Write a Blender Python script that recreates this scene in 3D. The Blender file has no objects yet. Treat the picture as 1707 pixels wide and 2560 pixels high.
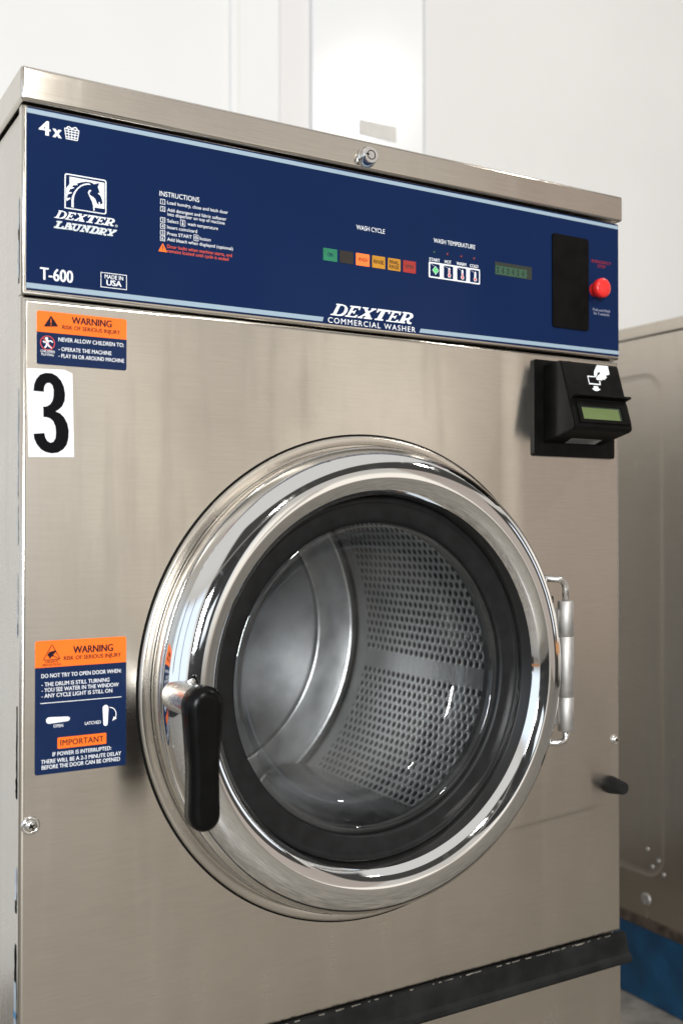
import bpy, bmesh, math, random
from mathutils import Vector
from mathutils.geometry import tessellate_polygon
random.seed(7)
S = bpy.context.scene
COL = S.collection
ZO = 0.900                     # height of the measured origin above the floor
PI = math.pi

# ------------------------------------------------------------------ camera
cam = bpy.data.cameras.new('camera')
cam_o = bpy.data.objects.new('camera', cam); COL.objects.link(cam_o)
cam.sensor_fit = 'VERTICAL'; cam.sensor_height = 36.0
cam.lens = 2591.48 / 2560 * 36.0
cam.clip_start = 0.02; cam.clip_end = 100
cam_o.location = (-0.2262, -0.9632, 0.0232 + ZO)
cam_o.rotation_euler = (math.radians(90 + 0.7774), 0, math.radians(-30.3865))
cam.dof.use_dof = True; cam.dof.focus_distance = 1.10; cam.dof.aperture_fstop = 5.0
S.camera = cam_o

# ------------------------------------------------------------------ small node language
class V:
    def __init__(s, t, sock): s.t, s.s = t, sock
    def _m(s, op, *o, clamp=False):
        n = s.t.nodes.new('ShaderNodeMath'); n.operation = op; n.use_clamp = clamp
        for i, x in enumerate((s,) + o):
            if isinstance(x, V): s.t.links.new(x.s, n.inputs[i])
            else: n.inputs[i].default_value = x
        return V(s.t, n.outputs[0])
    def __add__(s, o): return s._m('ADD', o)
    def __sub__(s, o): return s._m('SUBTRACT', o)
    def __mul__(s, o): return s._m('MULTIPLY', o)
    def __truediv__(s, o): return s._m('DIVIDE', o)
    def inv(s):
        n = s.t.nodes.new('ShaderNodeMath'); n.operation = 'SUBTRACT'; n.inputs[0].default_value = 1
        s.t.links.new(s.s, n.inputs[1]); return V(s.t, n.outputs[0])
    def frac(s): return s._m('FRACT')
    def floor(s): return s._m('FLOOR')
    def abs(s): return s._m('ABSOLUTE')
    def sqrt(s): return s._m('SQRT')
    def step(s, a, b):        # smooth 0 -> 1 between a and b
        n = s.t.nodes.new('ShaderNodeMapRange'); n.interpolation_type = 'SMOOTHSTEP'
        s.t.links.new(s.s, n.inputs[0]); n.inputs[1].default_value = a; n.inputs[2].default_value = b
        n.inputs[3].default_value = 0; n.inputs[4].default_value = 1
        if a > b:
            n.inputs[1].default_value = b; n.inputs[2].default_value = a
            n.inputs[3].default_value = 1; n.inputs[4].default_value = 0
        return V(s.t, n.outputs[0])
    def band(s, lo, hi, f=0.02): return s.step(lo - f, lo + f) * s.step(hi + f, hi - f)
def mix(t, fac, a, b):
    n = t.nodes.new('ShaderNodeMix'); n.data_type = 'RGBA'
    for sock, x in ((n.inputs[0], fac), (n.inputs[6], a), (n.inputs[7], b)):
        if isinstance(x, V): t.links.new(x.s, sock)
        elif isinstance(x, (int, float)): sock.default_value = x
        else: sock.default_value = (*x, 1)
    return V(t, n.outputs[2])
def noise(t, vec, scale, detail=3, rough=0.5, stretch=None):
    if stretch:
        m = t.nodes.new('ShaderNodeVectorMath'); m.operation = 'MULTIPLY'
        t.links.new(vec, m.inputs[0]); m.inputs[1].default_value = stretch; vec = m.outputs[0]
    n = t.nodes.new('ShaderNodeTexNoise'); n.inputs['Scale'].default_value = scale
    n.inputs['Detail'].default_value = detail; n.inputs['Roughness'].default_value = rough
    t.links.new(vec, n.inputs['Vector']); return V(t, n.outputs[0])

# ------------------------------------------------------------------ light of the room (environment) and lamps
w = bpy.data.worlds.new('World'); S.world = w; w.use_nodes = True
T = w.node_tree; T.nodes.clear()
tc = T.nodes.new('ShaderNodeTexCoord'); sp = T.nodes.new('ShaderNodeSeparateXYZ')
T.links.new(tc.outputs['Generated'], sp.inputs[0])
dx, dy, dz = (V(T, sp.outputs[i]) for i in range(3))
az = dx._m('ARCTAN2', dy * -1.0) * (180 / PI)      # 0 = straight out from the machine, + to the right
wallc = mix(T, az.step(12, 20), (1.16, 1.165, 1.16), (1.42, 1.33, 1.205))
c = mix(T, dz.step(-0.20, 0.00), (0.30, 0.272, 0.235), wallc)
c = mix(T, dz.step(0.16, 0.30), c, (0.80, 0.77, 0.725))
c = mix(T, dz.step(0.40, 0.60), c, (0.90, 0.89, 0.875))
def put(c, m, col): return mix(T, m, c, col)
c = put(c, az.band(37.5, 66, 1.0) * dz.band(-0.26, 0.46, 0.03) * 0.93, (0.56, 0.485, 0.435))
c = put(c, az.band(22.3, 26, 1.4) * dz.band(0.00, 0.24, 0.04) * 0.60, (0.30, 0.27, 0.25))
# the dim far side of the room behind the photographer, with its windows and lamps
c = put(c, az.band(-34, 10.5, 1.0) * dz.band(-0.45, 0.44, 0.04) * 0.96, (0.022, 0.022, 0.024))
c = put(c, az.band(-8, 2, 0.5) * dz.band(0.00, 0.12, 0.01), (1.6, 1.75, 1.9))
c = put(c, az.band(-112, -40, 3.0) * dz.band(-0.10, 0.42, 0.06), (1.30, 1.48, 1.72))
c = put(c, az.band(-92, -89, 0.3) * dz.band(0.0, 0.45, 0.012), (0.10, 0.10, 0.11))
c = put(c, az.band(-66, -64, 0.3) * dz.band(-0.08, 0.45, 0.012), (0.10, 0.10, 0.11))
c = put(c, az.band(62, 88, 1.0) * dz.band(-0.3, 0.36, 0.012) * 0.95, (0.04, 0.038, 0.035))
c = put(c, az.band(72, 78, 0.5) * dz.band(-0.05, 0.3, 0.012), (1.5, 1.6, 1.8))
c = put(c, az.band(-130, -62, 1.0) * dz.band(-0.48, -0.10, 0.015) * 0.95, (0.03, 0.03, 0.035))
c = put(c, az.band(66, 120, 1.0) * dz.band(-0.50, -0.16, 0.015) * 0.93, (0.035, 0.032, 0.03))
c = put(c, dz.band(-0.10, -0.07, 0.006) * az.band(72, 160, 2), (0.80, 0.40, 0.18))
c = put(c, dz.band(-0.16, -0.14, 0.005) * az.band(-150, -44, 2), (0.55, 0.27, 0.13))
c = put(c, az.band(-78, -62, 1.0) * dz.band(-0.56, -0.38, 0.03), (0.03, 0.10, 0.28))
c = put(c, dz.band(0.45, 0.72, 0.02) * az.band(-30, 85, 4) * 0.96, (0.045, 0.043, 0.04))
bg = T.nodes.new('ShaderNodeBackground'); T.links.new(c.s, bg.inputs[0]); bg.inputs[1].default_value = 0.88
ow = T.nodes.new('ShaderNodeOutputWorld'); T.links.new(bg.outputs[0], ow.inputs[0])

def lamp(name, loc, target, size, power, col=(1, 0.97, 0.92)):
    l = bpy.data.lights.new(name, 'AREA'); l.shape = 'DISK'; l.size = size; l.energy = power; l.color = col
    o = bpy.data.objects.new(name, l); COL.objects.link(o); o.location = loc
    o.rotation_euler = (Vector(target) - Vector(loc)).to_track_quat('-Z', 'Y').to_euler(); return o
KEY = lamp('ceiling_lamp', (0.56, -3.8, 2.30 + ZO), (0.35, 0, -0.1 + ZO), 0.30, 62)
GLARE = lamp('glare_lamp', (2.41, -1.0, 2.095 + ZO), (1.08, 1.185, 1.05 + ZO), 0.20, 15)  # lamp added at the mirror angle for the panel's glare and brighter wall
DRUM_FILL = lamp('drum_fill_lamp', (-0.95, -2.7, 0.42 + ZO), (0.5, 0.3, -0.2 + ZO), 0.45, 72, (0.95, 0.98, 1.0)); DRUM_FILL.data.shape = 'RECTANGLE'; DRUM_FILL.data.size_y = 0.8  # fill lamp added to brighten the drum interior, not an actual window
S.view_settings.view_transform = 'Standard'; S.view_settings.look = 'None'
S.view_settings.exposure = 0.0; S.view_settings.gamma = 1.0; S.view_settings.use_curve_mapping = False
S.cycles.max_bounces = 10; S.cycles.glossy_bounces = 6; S.cycles.transparent_max_bounces = 16
S.cycles.sample_clamp_indirect = 6; S.cycles.use_denoising = True

# ------------------------------------------------------------------ materials
def mat(name):
    m = bpy.data.materials.new(name); m.use_nodes = True
    t = m.node_tree; b = t.nodes['Principled BSDF']; return m, t, b
def coord(t, kind='Object'):
    n = t.nodes.new('ShaderNodeTexCoord'); return n.outputs[kind]
def bump(t, b, h, strength, dist=0.001, prev=None):
    n = t.nodes.new('ShaderNodeBump'); n.inputs['Strength'].default_value = strength; n.inputs['Distance'].default_value = dist
    t.links.new(h.s, n.inputs['Height'])
    if prev: t.links.new(prev.outputs[0], n.inputs['Normal'])
    t.links.new(n.outputs[0], b.inputs['Normal']); return n
def plain(name, col, rough=0.5, metal=0.0, spec=0.5, vary=0.0, vscale=40, coat=0, bumpy=0, bscale=300):
    m, t, b = mat(name)
    b.inputs['Base Color'].default_value = (*col, 1); b.inputs['Roughness'].default_value = rough
    b.inputs['Metallic'].default_value = metal; b.inputs['Specular IOR Level'].default_value = spec
    if coat: b.inputs['Coat Weight'].default_value = coat; b.inputs['Coat Roughness'].default_value = 0.05
    if vary:
        n = noise(t, coord(t), vscale, 5)
        k = mix(t, n.step(0.3, 0.7), tuple(x * (1 - vary) for x in col), tuple(min(1, x * (1 + vary)) for x in col))
        t.links.new(k.s, b.inputs['Base Color'])
        r = n * (rough * 0.5) + rough * 0.75; t.links.new(r.s, b.inputs['Roughness'])
    if bumpy: bump(t, b, noise(t, coord(t), bscale, 2), bumpy, 0.0005)
    return m
CREASE = None
def steel(name, col=(0.62, 0.575, 0.51), rough=0.27, aniso=0.88, stretch=(22, 22, 620), wav=0.35, dirt=0.12, metal=1.0, crease=None):
    m, t, b = mat(name)
    g = t.nodes.new('ShaderNodeNewGeometry').outputs['Position']; o = coord(t)
    b.inputs['Metallic'].default_value = metal
    brush = noise(t, g, 1.0, 4, 0.65, stretch)
    fine = noise(t, g, 1.0, 2, 0.6, tuple(x * 2.7 for x in stretch))
    blot = noise(t, g, 5.5, 5, 0.55)
    smear = noise(t, g, 1.0, 4, 0.6, (26, 26, 3.0))
    k = mix(t, brush.step(0.25, 0.75), tuple(x * 0.955 for x in col), tuple(min(1, x * 1.035) for x in col))
    k = mix(t, smear.step(0.48, 0.75) * 0.4, k, tuple(x * 0.90 for x in col))
    k = mix(t, blot.step(0.50, 0.78) * dirt, k, tuple(x * y for x, y in zip(col, (0.72, 0.66, 0.60))))
    t.links.new(k.s, b.inputs['Base Color'])
    r = brush * 0.05 + blot.step(0.35, 0.75) * 0.07 + smear.step(0.45, 0.8) * 0.08 + (rough - 0.11)
    t.links.new(r.s, b.inputs['Roughness'])
    b.inputs['Anisotropic'].default_value = aniso; b.inputs['Anisotropic Rotation'].default_value = 0.25
    if aniso:
        tg = t.nodes.new('ShaderNodeTangent'); tg.direction_type = 'UV_MAP'; tg.uv_map = 'UVMap'
        t.links.new(tg.outputs[0], b.inputs['Tangent'])
    hgt = noise(t, g, 3.2, 2, 0.4)
    n1 = bump(t, b, hgt, wav, 0.004)
    if crease:                            # a long shallow crease in the sheet, with grime caught in it
        s = t.nodes.new('ShaderNodeSeparateXYZ'); t.links.new(g, s.inputs[0]); X, Z = V(t, s.outputs[0]), V(t, s.outputs[2])
        x0, z0, x1, z1 = crease; wob = noise(t, g, 30, 3) * 0.0016 - 0.0008
        f = Z - (X - x0) * ((z1 - z0) / (x1 - x0)) - z0 + wob
        span = X.band(x0, x1, 0.02)
        n1 = bump(t, b, f.step(-0.0045, 0.0045) * span, 0.5, 0.0012, n1)
        ln = f.band(-0.0007, 0.0007, 0.0006) * span * noise(t, g, 60, 3).step(0.3, 0.55) * 0.45
        k = mix(t, ln, k, tuple(x * 0.45 for x in col)); t.links.new(k.s, b.inputs['Base Color'])
    n2 = bump(t, b, brush + fine * 0.6, 0.035, 0.0006, n1)
    return m
M = {}
M['steel'] = steel('brushed_steel')
M['steel_front'] = steel('creased_steel', crease=(0.575, -0.3365 + ZO, 0.705, -0.3285 + ZO))
M['steel_side'] = steel('side_steel', (0.62, 0.585, 0.54), 0.34, 0.4, (22, 22, 600), 0.1, 0.1)
M['steel_near'] = steel('aged_steel', (0.57, 0.51, 0.435), 0.28, 0.3, (22, 22, 500), 0.4, 0.25)
M['flange'] = plain('flange_steel', (0.60, 0.56, 0.50), 0.27, 1, vary=0.04, vscale=12)
M['rim'] = plain('rim_steel', (0.62, 0.59, 0.55), 0.22, 1, vary=0.04, vscale=12)
M['steel_lid'] = steel('lid_steel', rough=0.22, aniso=0.5)
def chrome():
    m, t, b = mat('chrome'); b.inputs['Metallic'].default_value = 1
    b.inputs['Base Color'].default_value = (0.76, 0.755, 0.74, 1)
    n = noise(t, coord(t), 60, 6, 0.6); t.links.new((n.step(0.45, 0.8) * 0.10 + 0.04).s, b.inputs['Roughness'])
    bump(t, b, noise(t, coord(t), 14, 3), 0.10, 0.002); return m
M['chrome'] = chrome()
M['satin'] = plain('satin_metal', (0.50, 0.485, 0.465), 0.55, 1, vary=0.06, vscale=120)
M['bright'] = plain('bright_metal', (0.75, 0.73, 0.70), 0.15, 1, vary=0.08, vscale=200)
M['hub'] = plain('satin_bright_metal', (0.66, 0.65, 0.63), 0.28, 1, vary=0.06, vscale=150)
M['caulk'] = plain('grimy_caulk', (0.13, 0.12, 0.10), 0.6, vary=0.7, vscale=60)
M['rubber'] = plain('black_rubber', (0.007, 0.007, 0.0075), 0.42, vary=0.25, vscale=60, spec=0.25)
M['rubber_dark'] = plain('dark_boot', (0.008, 0.008, 0.008), 0.6, spec=0.3)
M['black'] = plain('black_plastic', (0.0045, 0.0043, 0.004), 0.36, vary=0.2, vscale=80, bumpy=0.15, bscale=900, spec=0.07)
M['handle'] = plain('glossy_black', (0.0025, 0.0025, 0.0025), 0.26, vary=0.2, vscale=60, spec=0.14)
M['matte'] = plain('matte_black', (0.006, 0.0055, 0.005), 0.55, spec=0.03, vary=0.2)
M['bumper'] = plain('bumper_rubber', (0.011, 0.011, 0.011), 0.5, vary=0.35, vscale=30, bumpy=0.2, bscale=400, spec=0.12)
M['slot'] = plain('shadow_gap', (0.004, 0.004, 0.004), 0.8, spec=0.1)
M['navy'] = plain('navy_overlay', (0.0050, 0.0165, 0.0640), 0.08, vary=0.05, vscale=6, spec=0.085)
M['stripe'] = plain('pale_blue_ink', (0.30, 0.39, 0.465), 0.35, spec=0.15)
M['white'] = plain('white_ink', (0.82, 0.84, 0.86), 0.35)
M['grey_ink'] = plain('grey_ink', (0.60, 0.65, 0.66), 0.35)
M['dim'] = plain('dim_white_ink', (0.36, 0.38, 0.48), 0.4)
M['orange'] = plain('orange_ink', (0.96, 0.175, 0.022), 0.3, vary=0.03, spec=0.15)
M['orange_text'] = plain('orange_lettering', (0.80, 0.09, 0.025), 0.35)
M['red_text'] = plain('red_lettering', (0.30, 0.012, 0.03), 0.35)
M['navy_ink'] = plain('navy_ink', (0.0085, 0.020, 0.066), 0.25, vary=0.05, spec=0.12)
M['dark_ink'] = plain('dark_ink', (0.016, 0.010, 0.020), 0.35, spec=0.1)
M['vinyl'] = plain('white_vinyl', (0.84, 0.85, 0.87), 0.35, vary=0.02)
M['vinyl_black'] = plain('black_vinyl', (0.0035, 0.0035, 0.0045), 0.3, spec=0.08)
M['red_ring'] = plain('red_ink', (0.62, 0.05, 0.04), 0.35)
M['red'] = plain('red_plastic', (0.72, 0.022, 0.020), 0.28, vary=0.04)
M['green_lens'] = plain('green_lens', (0.012, 0.17, 0.085), 0.12, vary=0.1, vscale=90)
M['black_lens'] = plain('black_lens', (0.018, 0.012, 0.010), 0.12)
M['yellow_lens'] = plain('amber_lens', (0.50, 0.22, 0.012), 0.12, vary=0.1, vscale=90)
M['red_lens'] = plain('red_lens', (0.34, 0.020, 0.016), 0.12, vary=0.1, vscale=90)
def lit():
    m, t, b = mat('lit_orange_lens'); b.inputs['Base Color'].default_value = (0.85, 0.16, 0.03, 1); b.inputs['Roughness'].default_value = 0.15
    b.inputs['Emission Color'].default_value = (1, 0.17, 0.03, 1); b.inputs['Emission Strength'].default_value = 0.35; return m
M['lit_lens'] = lit()
M['led_red'] = plain('dull_red_led', (0.14, 0.006, 0.008), 0.2)
M['led_green'] = plain('dull_green_led', (0.01, 0.045, 0.02), 0.2)
M['green_ink'] = plain('green_ink', (0.06, 0.62, 0.16), 0.35)
M['pink_ink'] = plain('red_mercury_ink', (0.75, 0.09, 0.11), 0.35)
M['lcd'] = plain('dark_green_lcd', (0.030, 0.085, 0.050), 0.2)
M['lcd_frame'] = plain('lcd_frame', (0.018, 0.025, 0.018), 0.3)
M['lcd_seg'] = plain('lcd_segment', (0.006, 0.020, 0.010), 0.3)
M['lcd2'] = plain('olive_lcd', (0.125, 0.165, 0.060), 0.25, vary=0.05, vscale=30)
M['foil'] = plain('foil_label', (0.45, 0.45, 0.44), 0.35, 0.3)
M['tape'] = plain('pale_blue_tape', (0.42, 0.50, 0.58), 0.35, vary=0.25, vscale=30)
M['tape_blue'] = plain('blue_tape', (0.03, 0.20, 0.42), 0.4)
M['inside'] = plain('cabinet_inside', (0.02, 0.02, 0.02), 0.7)
def drum_steel():
    m, t, b = mat('perforated_steel'); b.inputs['Metallic'].default_value = 1
    uv = coord(t, 'UV'); s = t.nodes.new('ShaderNodeSeparateXYZ'); t.links.new(uv, s.inputs[0])
    u, v = V(t, s.outputs[0]), V(t, s.outputs[1])
    py, px, sec = 0.0122, 0.0135, 0.2925 * 2 * PI / 6
    q = (u + 0.0598) / sec; within = q.frac() * sec
    row = (within / py).floor(); off = (row * 0.5).frac()
    fy = ((within / py).frac() - 0.5) * py; fx = ((v / px + off).frac() - 0.5) * px
    d = (fx * fx + fy * fy * 0.8).sqrt()
    area = within.band(0.0244, 0.3050, 0.0008) * v.band(0.1215, 0.4725, 0.001)
    miss = noise(t, uv, 38, 1).step(0.72, 0.73).inv()
    hole = d.step(0.0043, 0.0036) * area * miss
    lip = d.step(0.0060, 0.0040) * area * miss
    sm = noise(t, uv, 1.0, 4, 0.6, (9, 70, 1))
    k = mix(t, hole, mix(t, sm.step(0.3, 0.7), (0.72, 0.72, 0.73), (0.84, 0.84, 0.84)), (0.006, 0.006, 0.006))
    t.links.new(k.s, b.inputs['Base Color']); t.links.new((hole.inv() * 0.85).s, b.inputs['Metallic'])
    t.links.new((sm * 0.12 + hole * 0.4 + 0.27).s, b.inputs['Roughness'])
    bump(t, b, lip.inv() + noise(t, uv, 14, 2) * 0.3, 0.20, 0.0016); return m
M['drum'] = drum_steel()
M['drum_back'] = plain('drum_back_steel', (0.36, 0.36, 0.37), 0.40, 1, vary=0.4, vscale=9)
M['drum_ring'] = plain('polished_drum_ring', (0.60, 0.60, 0.61), 0.25, 1, vary=0.16, vscale=18)
def glass():
    m, t, b = mat('door_glass'); t.nodes.remove(b)
    tr = t.nodes.new('ShaderNodeBsdfTransparent'); tr.inputs[0].default_value = (0.90, 0.91, 0.90, 1)
    gl = t.nodes.new('ShaderNodeBsdfGlossy'); gl.inputs['Roughness'].default_value = 0.015
    fr = t.nodes.new('ShaderNodeFresnel'); fr.inputs[0].default_value = 1.5
    mx = t.nodes.new('ShaderNodeMixShader'); f = V(t, fr.outputs[0]) * 1.0
    t.links.new(f.s, mx.inputs[0]); t.links.new(tr.outputs[0], mx.inputs[1]); t.links.new(gl.outputs[0], mx.inputs[2])
    hz = t.nodes.new('ShaderNodeBsdfDiffuse'); hz.inputs[0].default_value = (0.6, 0.6, 0.6, 1)
    m2 = t.nodes.new('ShaderNodeMixShader'); n = noise(t, coord(t), 7, 5, 0.6)
    t.links.new((n.step(0.42, 0.75) * 0.05 + 0.011).s, m2.inputs[0]); t.links.new(mx.outputs[0], m2.inputs[1]); t.links.new(hz.outputs[0], m2.inputs[2])
    t.links.new(m2.outputs[0], t.nodes['Material Output'].inputs[0]); return m
M['glass'] = glass()
M['wall'] = plain('white_wall_paint', (0.84, 0.838, 0.822), 0.6, vary=0.015, vscale=3)
M['wall_r'] = plain('off_white_wall_paint', (0.765, 0.75, 0.73), 0.55, vary=0.015, vscale=3)
M['trim'] = plain('white_trim', (0.86, 0.85, 0.84), 0.35)
M['pilaster'] = plain('recess_shade_grey', (0.79, 0.77, 0.76), 0.5, vary=0.01, vscale=3)  # grey tone stands for the shading of a recess
M['gloss_white'] = plain('semigloss_white', (0.84, 0.845, 0.84), 0.17, vary=0.01, vscale=3)
M['notice'] = plain('grey_notice', (0.62, 0.60, 0.56), 0.5, vary=0.05, vscale=40)
M['blue_paint'] = plain('blue_floor_paint', (0.0035, 0.048, 0.112), 0.45, vary=0.3, vscale=14)
M['dark_brown'] = plain('dark_brown_tone', (0.05, 0.035, 0.025), 0.6, vary=0.5, vscale=50)  # dark brown for the painted shadow gap and the SPIN lettering
def floor_mat():
    m, t, b = mat('worn_floor'); o = t.nodes.new('ShaderNodeNewGeometry').outputs['Position']
    n = noise(t, o, 14, 6, 0.65); n2 = noise(t, o, 3, 3)
    k = mix(t, n.step(0.3, 0.7), (0.15, 0.138, 0.12), (0.31, 0.285, 0.25)); k = mix(t, n2.step(0.55, 0.75) * 0.5, k, (0.12, 0.11, 0.10))
    t.links.new(k.s, b.inputs['Base Color']); b.inputs['Roughness'].default_value = 0.45; bump(t, b, n, 0.3, 0.003); return m
M['floor'] = floor_mat()

# ------------------------------------------------------------------ mesh helpers
WLOC = {}
def empty(name, loc, label, cat, group=None):
    o = bpy.data.objects.new(name, None); COL.objects.link(o); o.location = loc; o.empty_display_size = 0.05
    WLOC[o.name] = Vector(loc); o['label'] = label; o['category'] = cat
    if group: o['group'] = group
    return o
def obj(name, bm, mats, parent=None, label=None, cat=None, kind=None, uv=None):
    """bm is in the measured frame (z = 0 at ZO above the floor); its origin goes to the middle of its box"""
    co = [v.co for v in bm.verts]
    lo = Vector([min(c_[i] for c_ in co) for i in range(3)]); hi = Vector([max(c_[i] for c_ in co) for i in range(3)])
    mid = (lo + hi) / 2
    if uv:
        L = bm.loops.layers.uv.new('UVMap')
        for f in bm.faces:
            for l in f.loops:
                l[L].uv = (l.vert.co.x + (l.vert.co.y if uv == 'xz' else 0), l.vert.co.z) if uv == 'xz' else (l.vert.co.y, l.vert.co.z)
    bmesh.ops.translate(bm, verts=bm.verts, vec=-mid)
    me = bpy.data.meshes.new(name); bm.to_mesh(me); bm.free()
    for k in (mats if isinstance(mats, (list, tuple)) else [mats]): me.materials.append(M[k])
    o = bpy.data.objects.new(name, me); COL.objects.link(o)
    wl = mid + Vector((0, 0, ZO)); WLOC[o.name] = wl
    if parent: o.parent = parent; o.location = wl - WLOC[parent.name]
    else: o.location = wl
    if label: o['label'] = label
    if cat: o['category'] = cat
    if kind: o['kind'] = kind
    return o
NB = bmesh.new
def box(bm, x0, x1, y0, y1, z0, z1, bev=0, seg=2, mi=0):
    r = bmesh.ops.create_cube(bm, size=1)
    vs = r['verts']
    for v in vs: v.co = Vector(((x0 + x1) / 2 + v.co.x * (x1 - x0), (y0 + y1) / 2 + v.co.y * (y1 - y0), (z0 + z1) / 2 + v.co.z * (z1 - z0)))
    fs = set(f for v in vs for f in v.link_faces); es = set(e for v in vs for e in v.link_edges)
    for f in fs: f.material_index = mi
    if bev:
        r = bmesh.ops.bevel(bm, geom=list(es), offset=bev, segments=seg, affect='EDGES', profile=0.5)
        for f in r['faces']: f.smooth = True; f.material_index = mi
def lathe(bm, prof, cx, cz, seg=144, mi=0, y0=0.0, uvr=None):
    """profile of (r, y) round an axis along y; None breaks the smooth run"""
    runs, cur = [], []
    for p_ in prof + [None]:
        if p_ is None:
            if len(cur) > 1: runs.append(cur)
            cur = []
        else: cur.append(p_)
    L = bm.loops.layers.uv.verify() if uvr else None
    for run in runs:
        rings = []
        for r, y in run:
            if r < 1e-6: rings.append([bm.verts.new((cx, y0 + y, cz))] * seg)
            else: rings.append([bm.verts.new((cx + r * math.cos(2 * PI * k / seg), y0 + y, cz + r * math.sin(2 * PI * k / seg))) for k in range(seg)])
        for a, b_, (ra, ya), (rb, yb) in zip(rings, rings[1:], run, run[1:]):
            for k in range(seg):
                q = [a[k], a[(k + 1) % seg], b_[(k + 1) % seg], b_[k]]; q2 = list(dict.fromkeys(q))
                if len(q2) < 3: continue
                f = bm.faces.new(q2); f.smooth = True; f.material_index = mi
                if uvr:
                    for l, (kk, yy) in zip(f.loops, ((k, ya), (k + 1, ya), (k + 1, yb), (k, yb))): l[L].uv = (uvr * 2 * PI * kk / seg, yy)
def flat(bm, loops, y=0.0, mi=0, fn=None):
    """flat polygon (first loop) with holes, in the x-z plane facing -y; fn maps (x, z) to a point"""
    loops = [list(l) for l in loops]
    pts = [[Vector((a, b_, 0)) for a, b_ in l] for l in loops]
    tri = tessellate_polygon(pts); fl = [q for l in loops for q in l]
    fn = fn or (lambda a, b_: (a, y, b_))
    vs = [bm.verts.new(fn(a, b_)) for a, b_ in fl]
    for t_ in tri:
        a, b_, c_ = (fl[i] for i in t_)
        ar = (b_[0] - a[0]) * (c_[1] - a[1]) - (b_[1] - a[1]) * (c_[0] - a[0])
        if abs(ar) < 1e-12: continue
        try:
            f = bm.faces.new([vs[i] for i in (t_ if ar > 0 else t_[::-1])]); f.material_index = mi
        except ValueError: pass
def rrect(x0, x1, z0, z1, r=0.0, n=5, corners='1111'):
    out = []
    for k, (cx, cz, a0) in enumerate(((x1 - r, z0 + r, -90), (x1 - r, z1 - r, 0), (x0 + r, z1 - r, 90), (x0 + r, z0 + r, 180))):
        if r == 0 or corners[k] == '0':
            out.append((x1 if k in (0, 1) else x0, z0 if k in (0, 3) else z1)); continue
        for i in range(n + 1):
            a = math.radians(a0 + 90 * i / n); out.append((cx + r * math.cos(a), cz + r * math.sin(a)))
    return out
def circ(cx, cz, r, n=48): return [(cx + r * math.cos(2 * PI * k / n), cz + r * math.sin(2 * PI * k / n)) for k in range(n)]
def slab(bm, loop, y0, y1, mi=0, holes=(), fn=None):
    """polygon given thickness: front face at y0 (nearest the viewer), side walls back to y1"""
    flat(bm, [loop] + list(holes), y0, mi, fn)
    for lp in [loop] + list(holes):
        a = [bm.verts.new((x, y0, z)) for x, z in lp]; b_ = [bm.verts.new((x, y1, z)) for x, z in lp]
        for i in range(len(lp)):
            j = (i + 1) % len(lp); f = bm.faces.new((a[i], a[j], b_[j], b_[i])); f.material_index = mi
def folded(bm, x0, x1, z0, z1, y0, depth, r, holes=(), n=6, cr=0.0, mi=0):
    """sheet-metal panel facing -y whose edges fold back with radius r"""
    flat(bm, [rrect(x0 + r, x1 - r, z0 + r, z1 - r, cr)] + list(holes), y0, mi)
    rings = []
    for k in range(n + 1):
        a = PI / 2 * k / n; d = r * math.sin(a); y = y0 + r * (1 - math.cos(a))
        rings.append([bm.verts.new((x, y, z)) for x, z in rrect(x0 + r - d, x1 - r + d, z0 + r - d, z1 - r + d, cr + d if cr else 0)])
    rings.append([bm.verts.new((v.co.x, y0 + depth, v.co.z)) for v in rings[-1]])
    for q, (a, b_) in enumerate(zip(rings, rings[1:])):
        m = len(a)
        for i in range(m):
            j = (i + 1) % m; f = bm.faces.new((a[i], a[j], b_[j], b_[i])); f.smooth = q < n; f.material_index = mi
def prism_x(bm, prof, x0, x1, mi=0):
    a = [bm.verts.new((x0, y, z)) for y, z in prof]; b_ = [bm.verts.new((x1, y, z)) for y, z in prof]
    bm.faces.new(a).material_index = mi; bm.faces.new(b_[::-1]).material_index = mi
    for i in range(len(prof)):
        j = (i + 1) % len(prof); bm.faces.new((a[j], a[i], b_[i], b_[j])).material_index = mi
    bmesh.ops.recalc_face_normals(bm, faces=bm.faces)
def tube(bm, pts, r, seg=12, mi=0):
    pts = [Vector(p_) for p_ in pts]; rings = []
    for i, p_ in enumerate(pts):
        d = (pts[min(i + 1, len(pts) - 1)] - pts[max(i - 1, 0)]).normalized()
        u = d.cross(Vector((0, 1, 0.01))).normalized(); v_ = d.cross(u)
        rr = r[i] if isinstance(r, list) else r
        rings.append([bm.verts.new(p_ + u * rr * math.cos(2 * PI * k / seg) + v_ * rr * math.sin(2 * PI * k / seg)) for k in range(seg)])
    for a, b_ in zip(rings, rings[1:]):
        for k in range(seg): f = bm.faces.new((a[k], a[(k + 1) % seg], b_[(k + 1) % seg], b_[k])); f.smooth = True; f.material_index = mi
    for rg in (rings[0][::-1], rings[-1]): bm.faces.new(rg).material_index = mi
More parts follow.
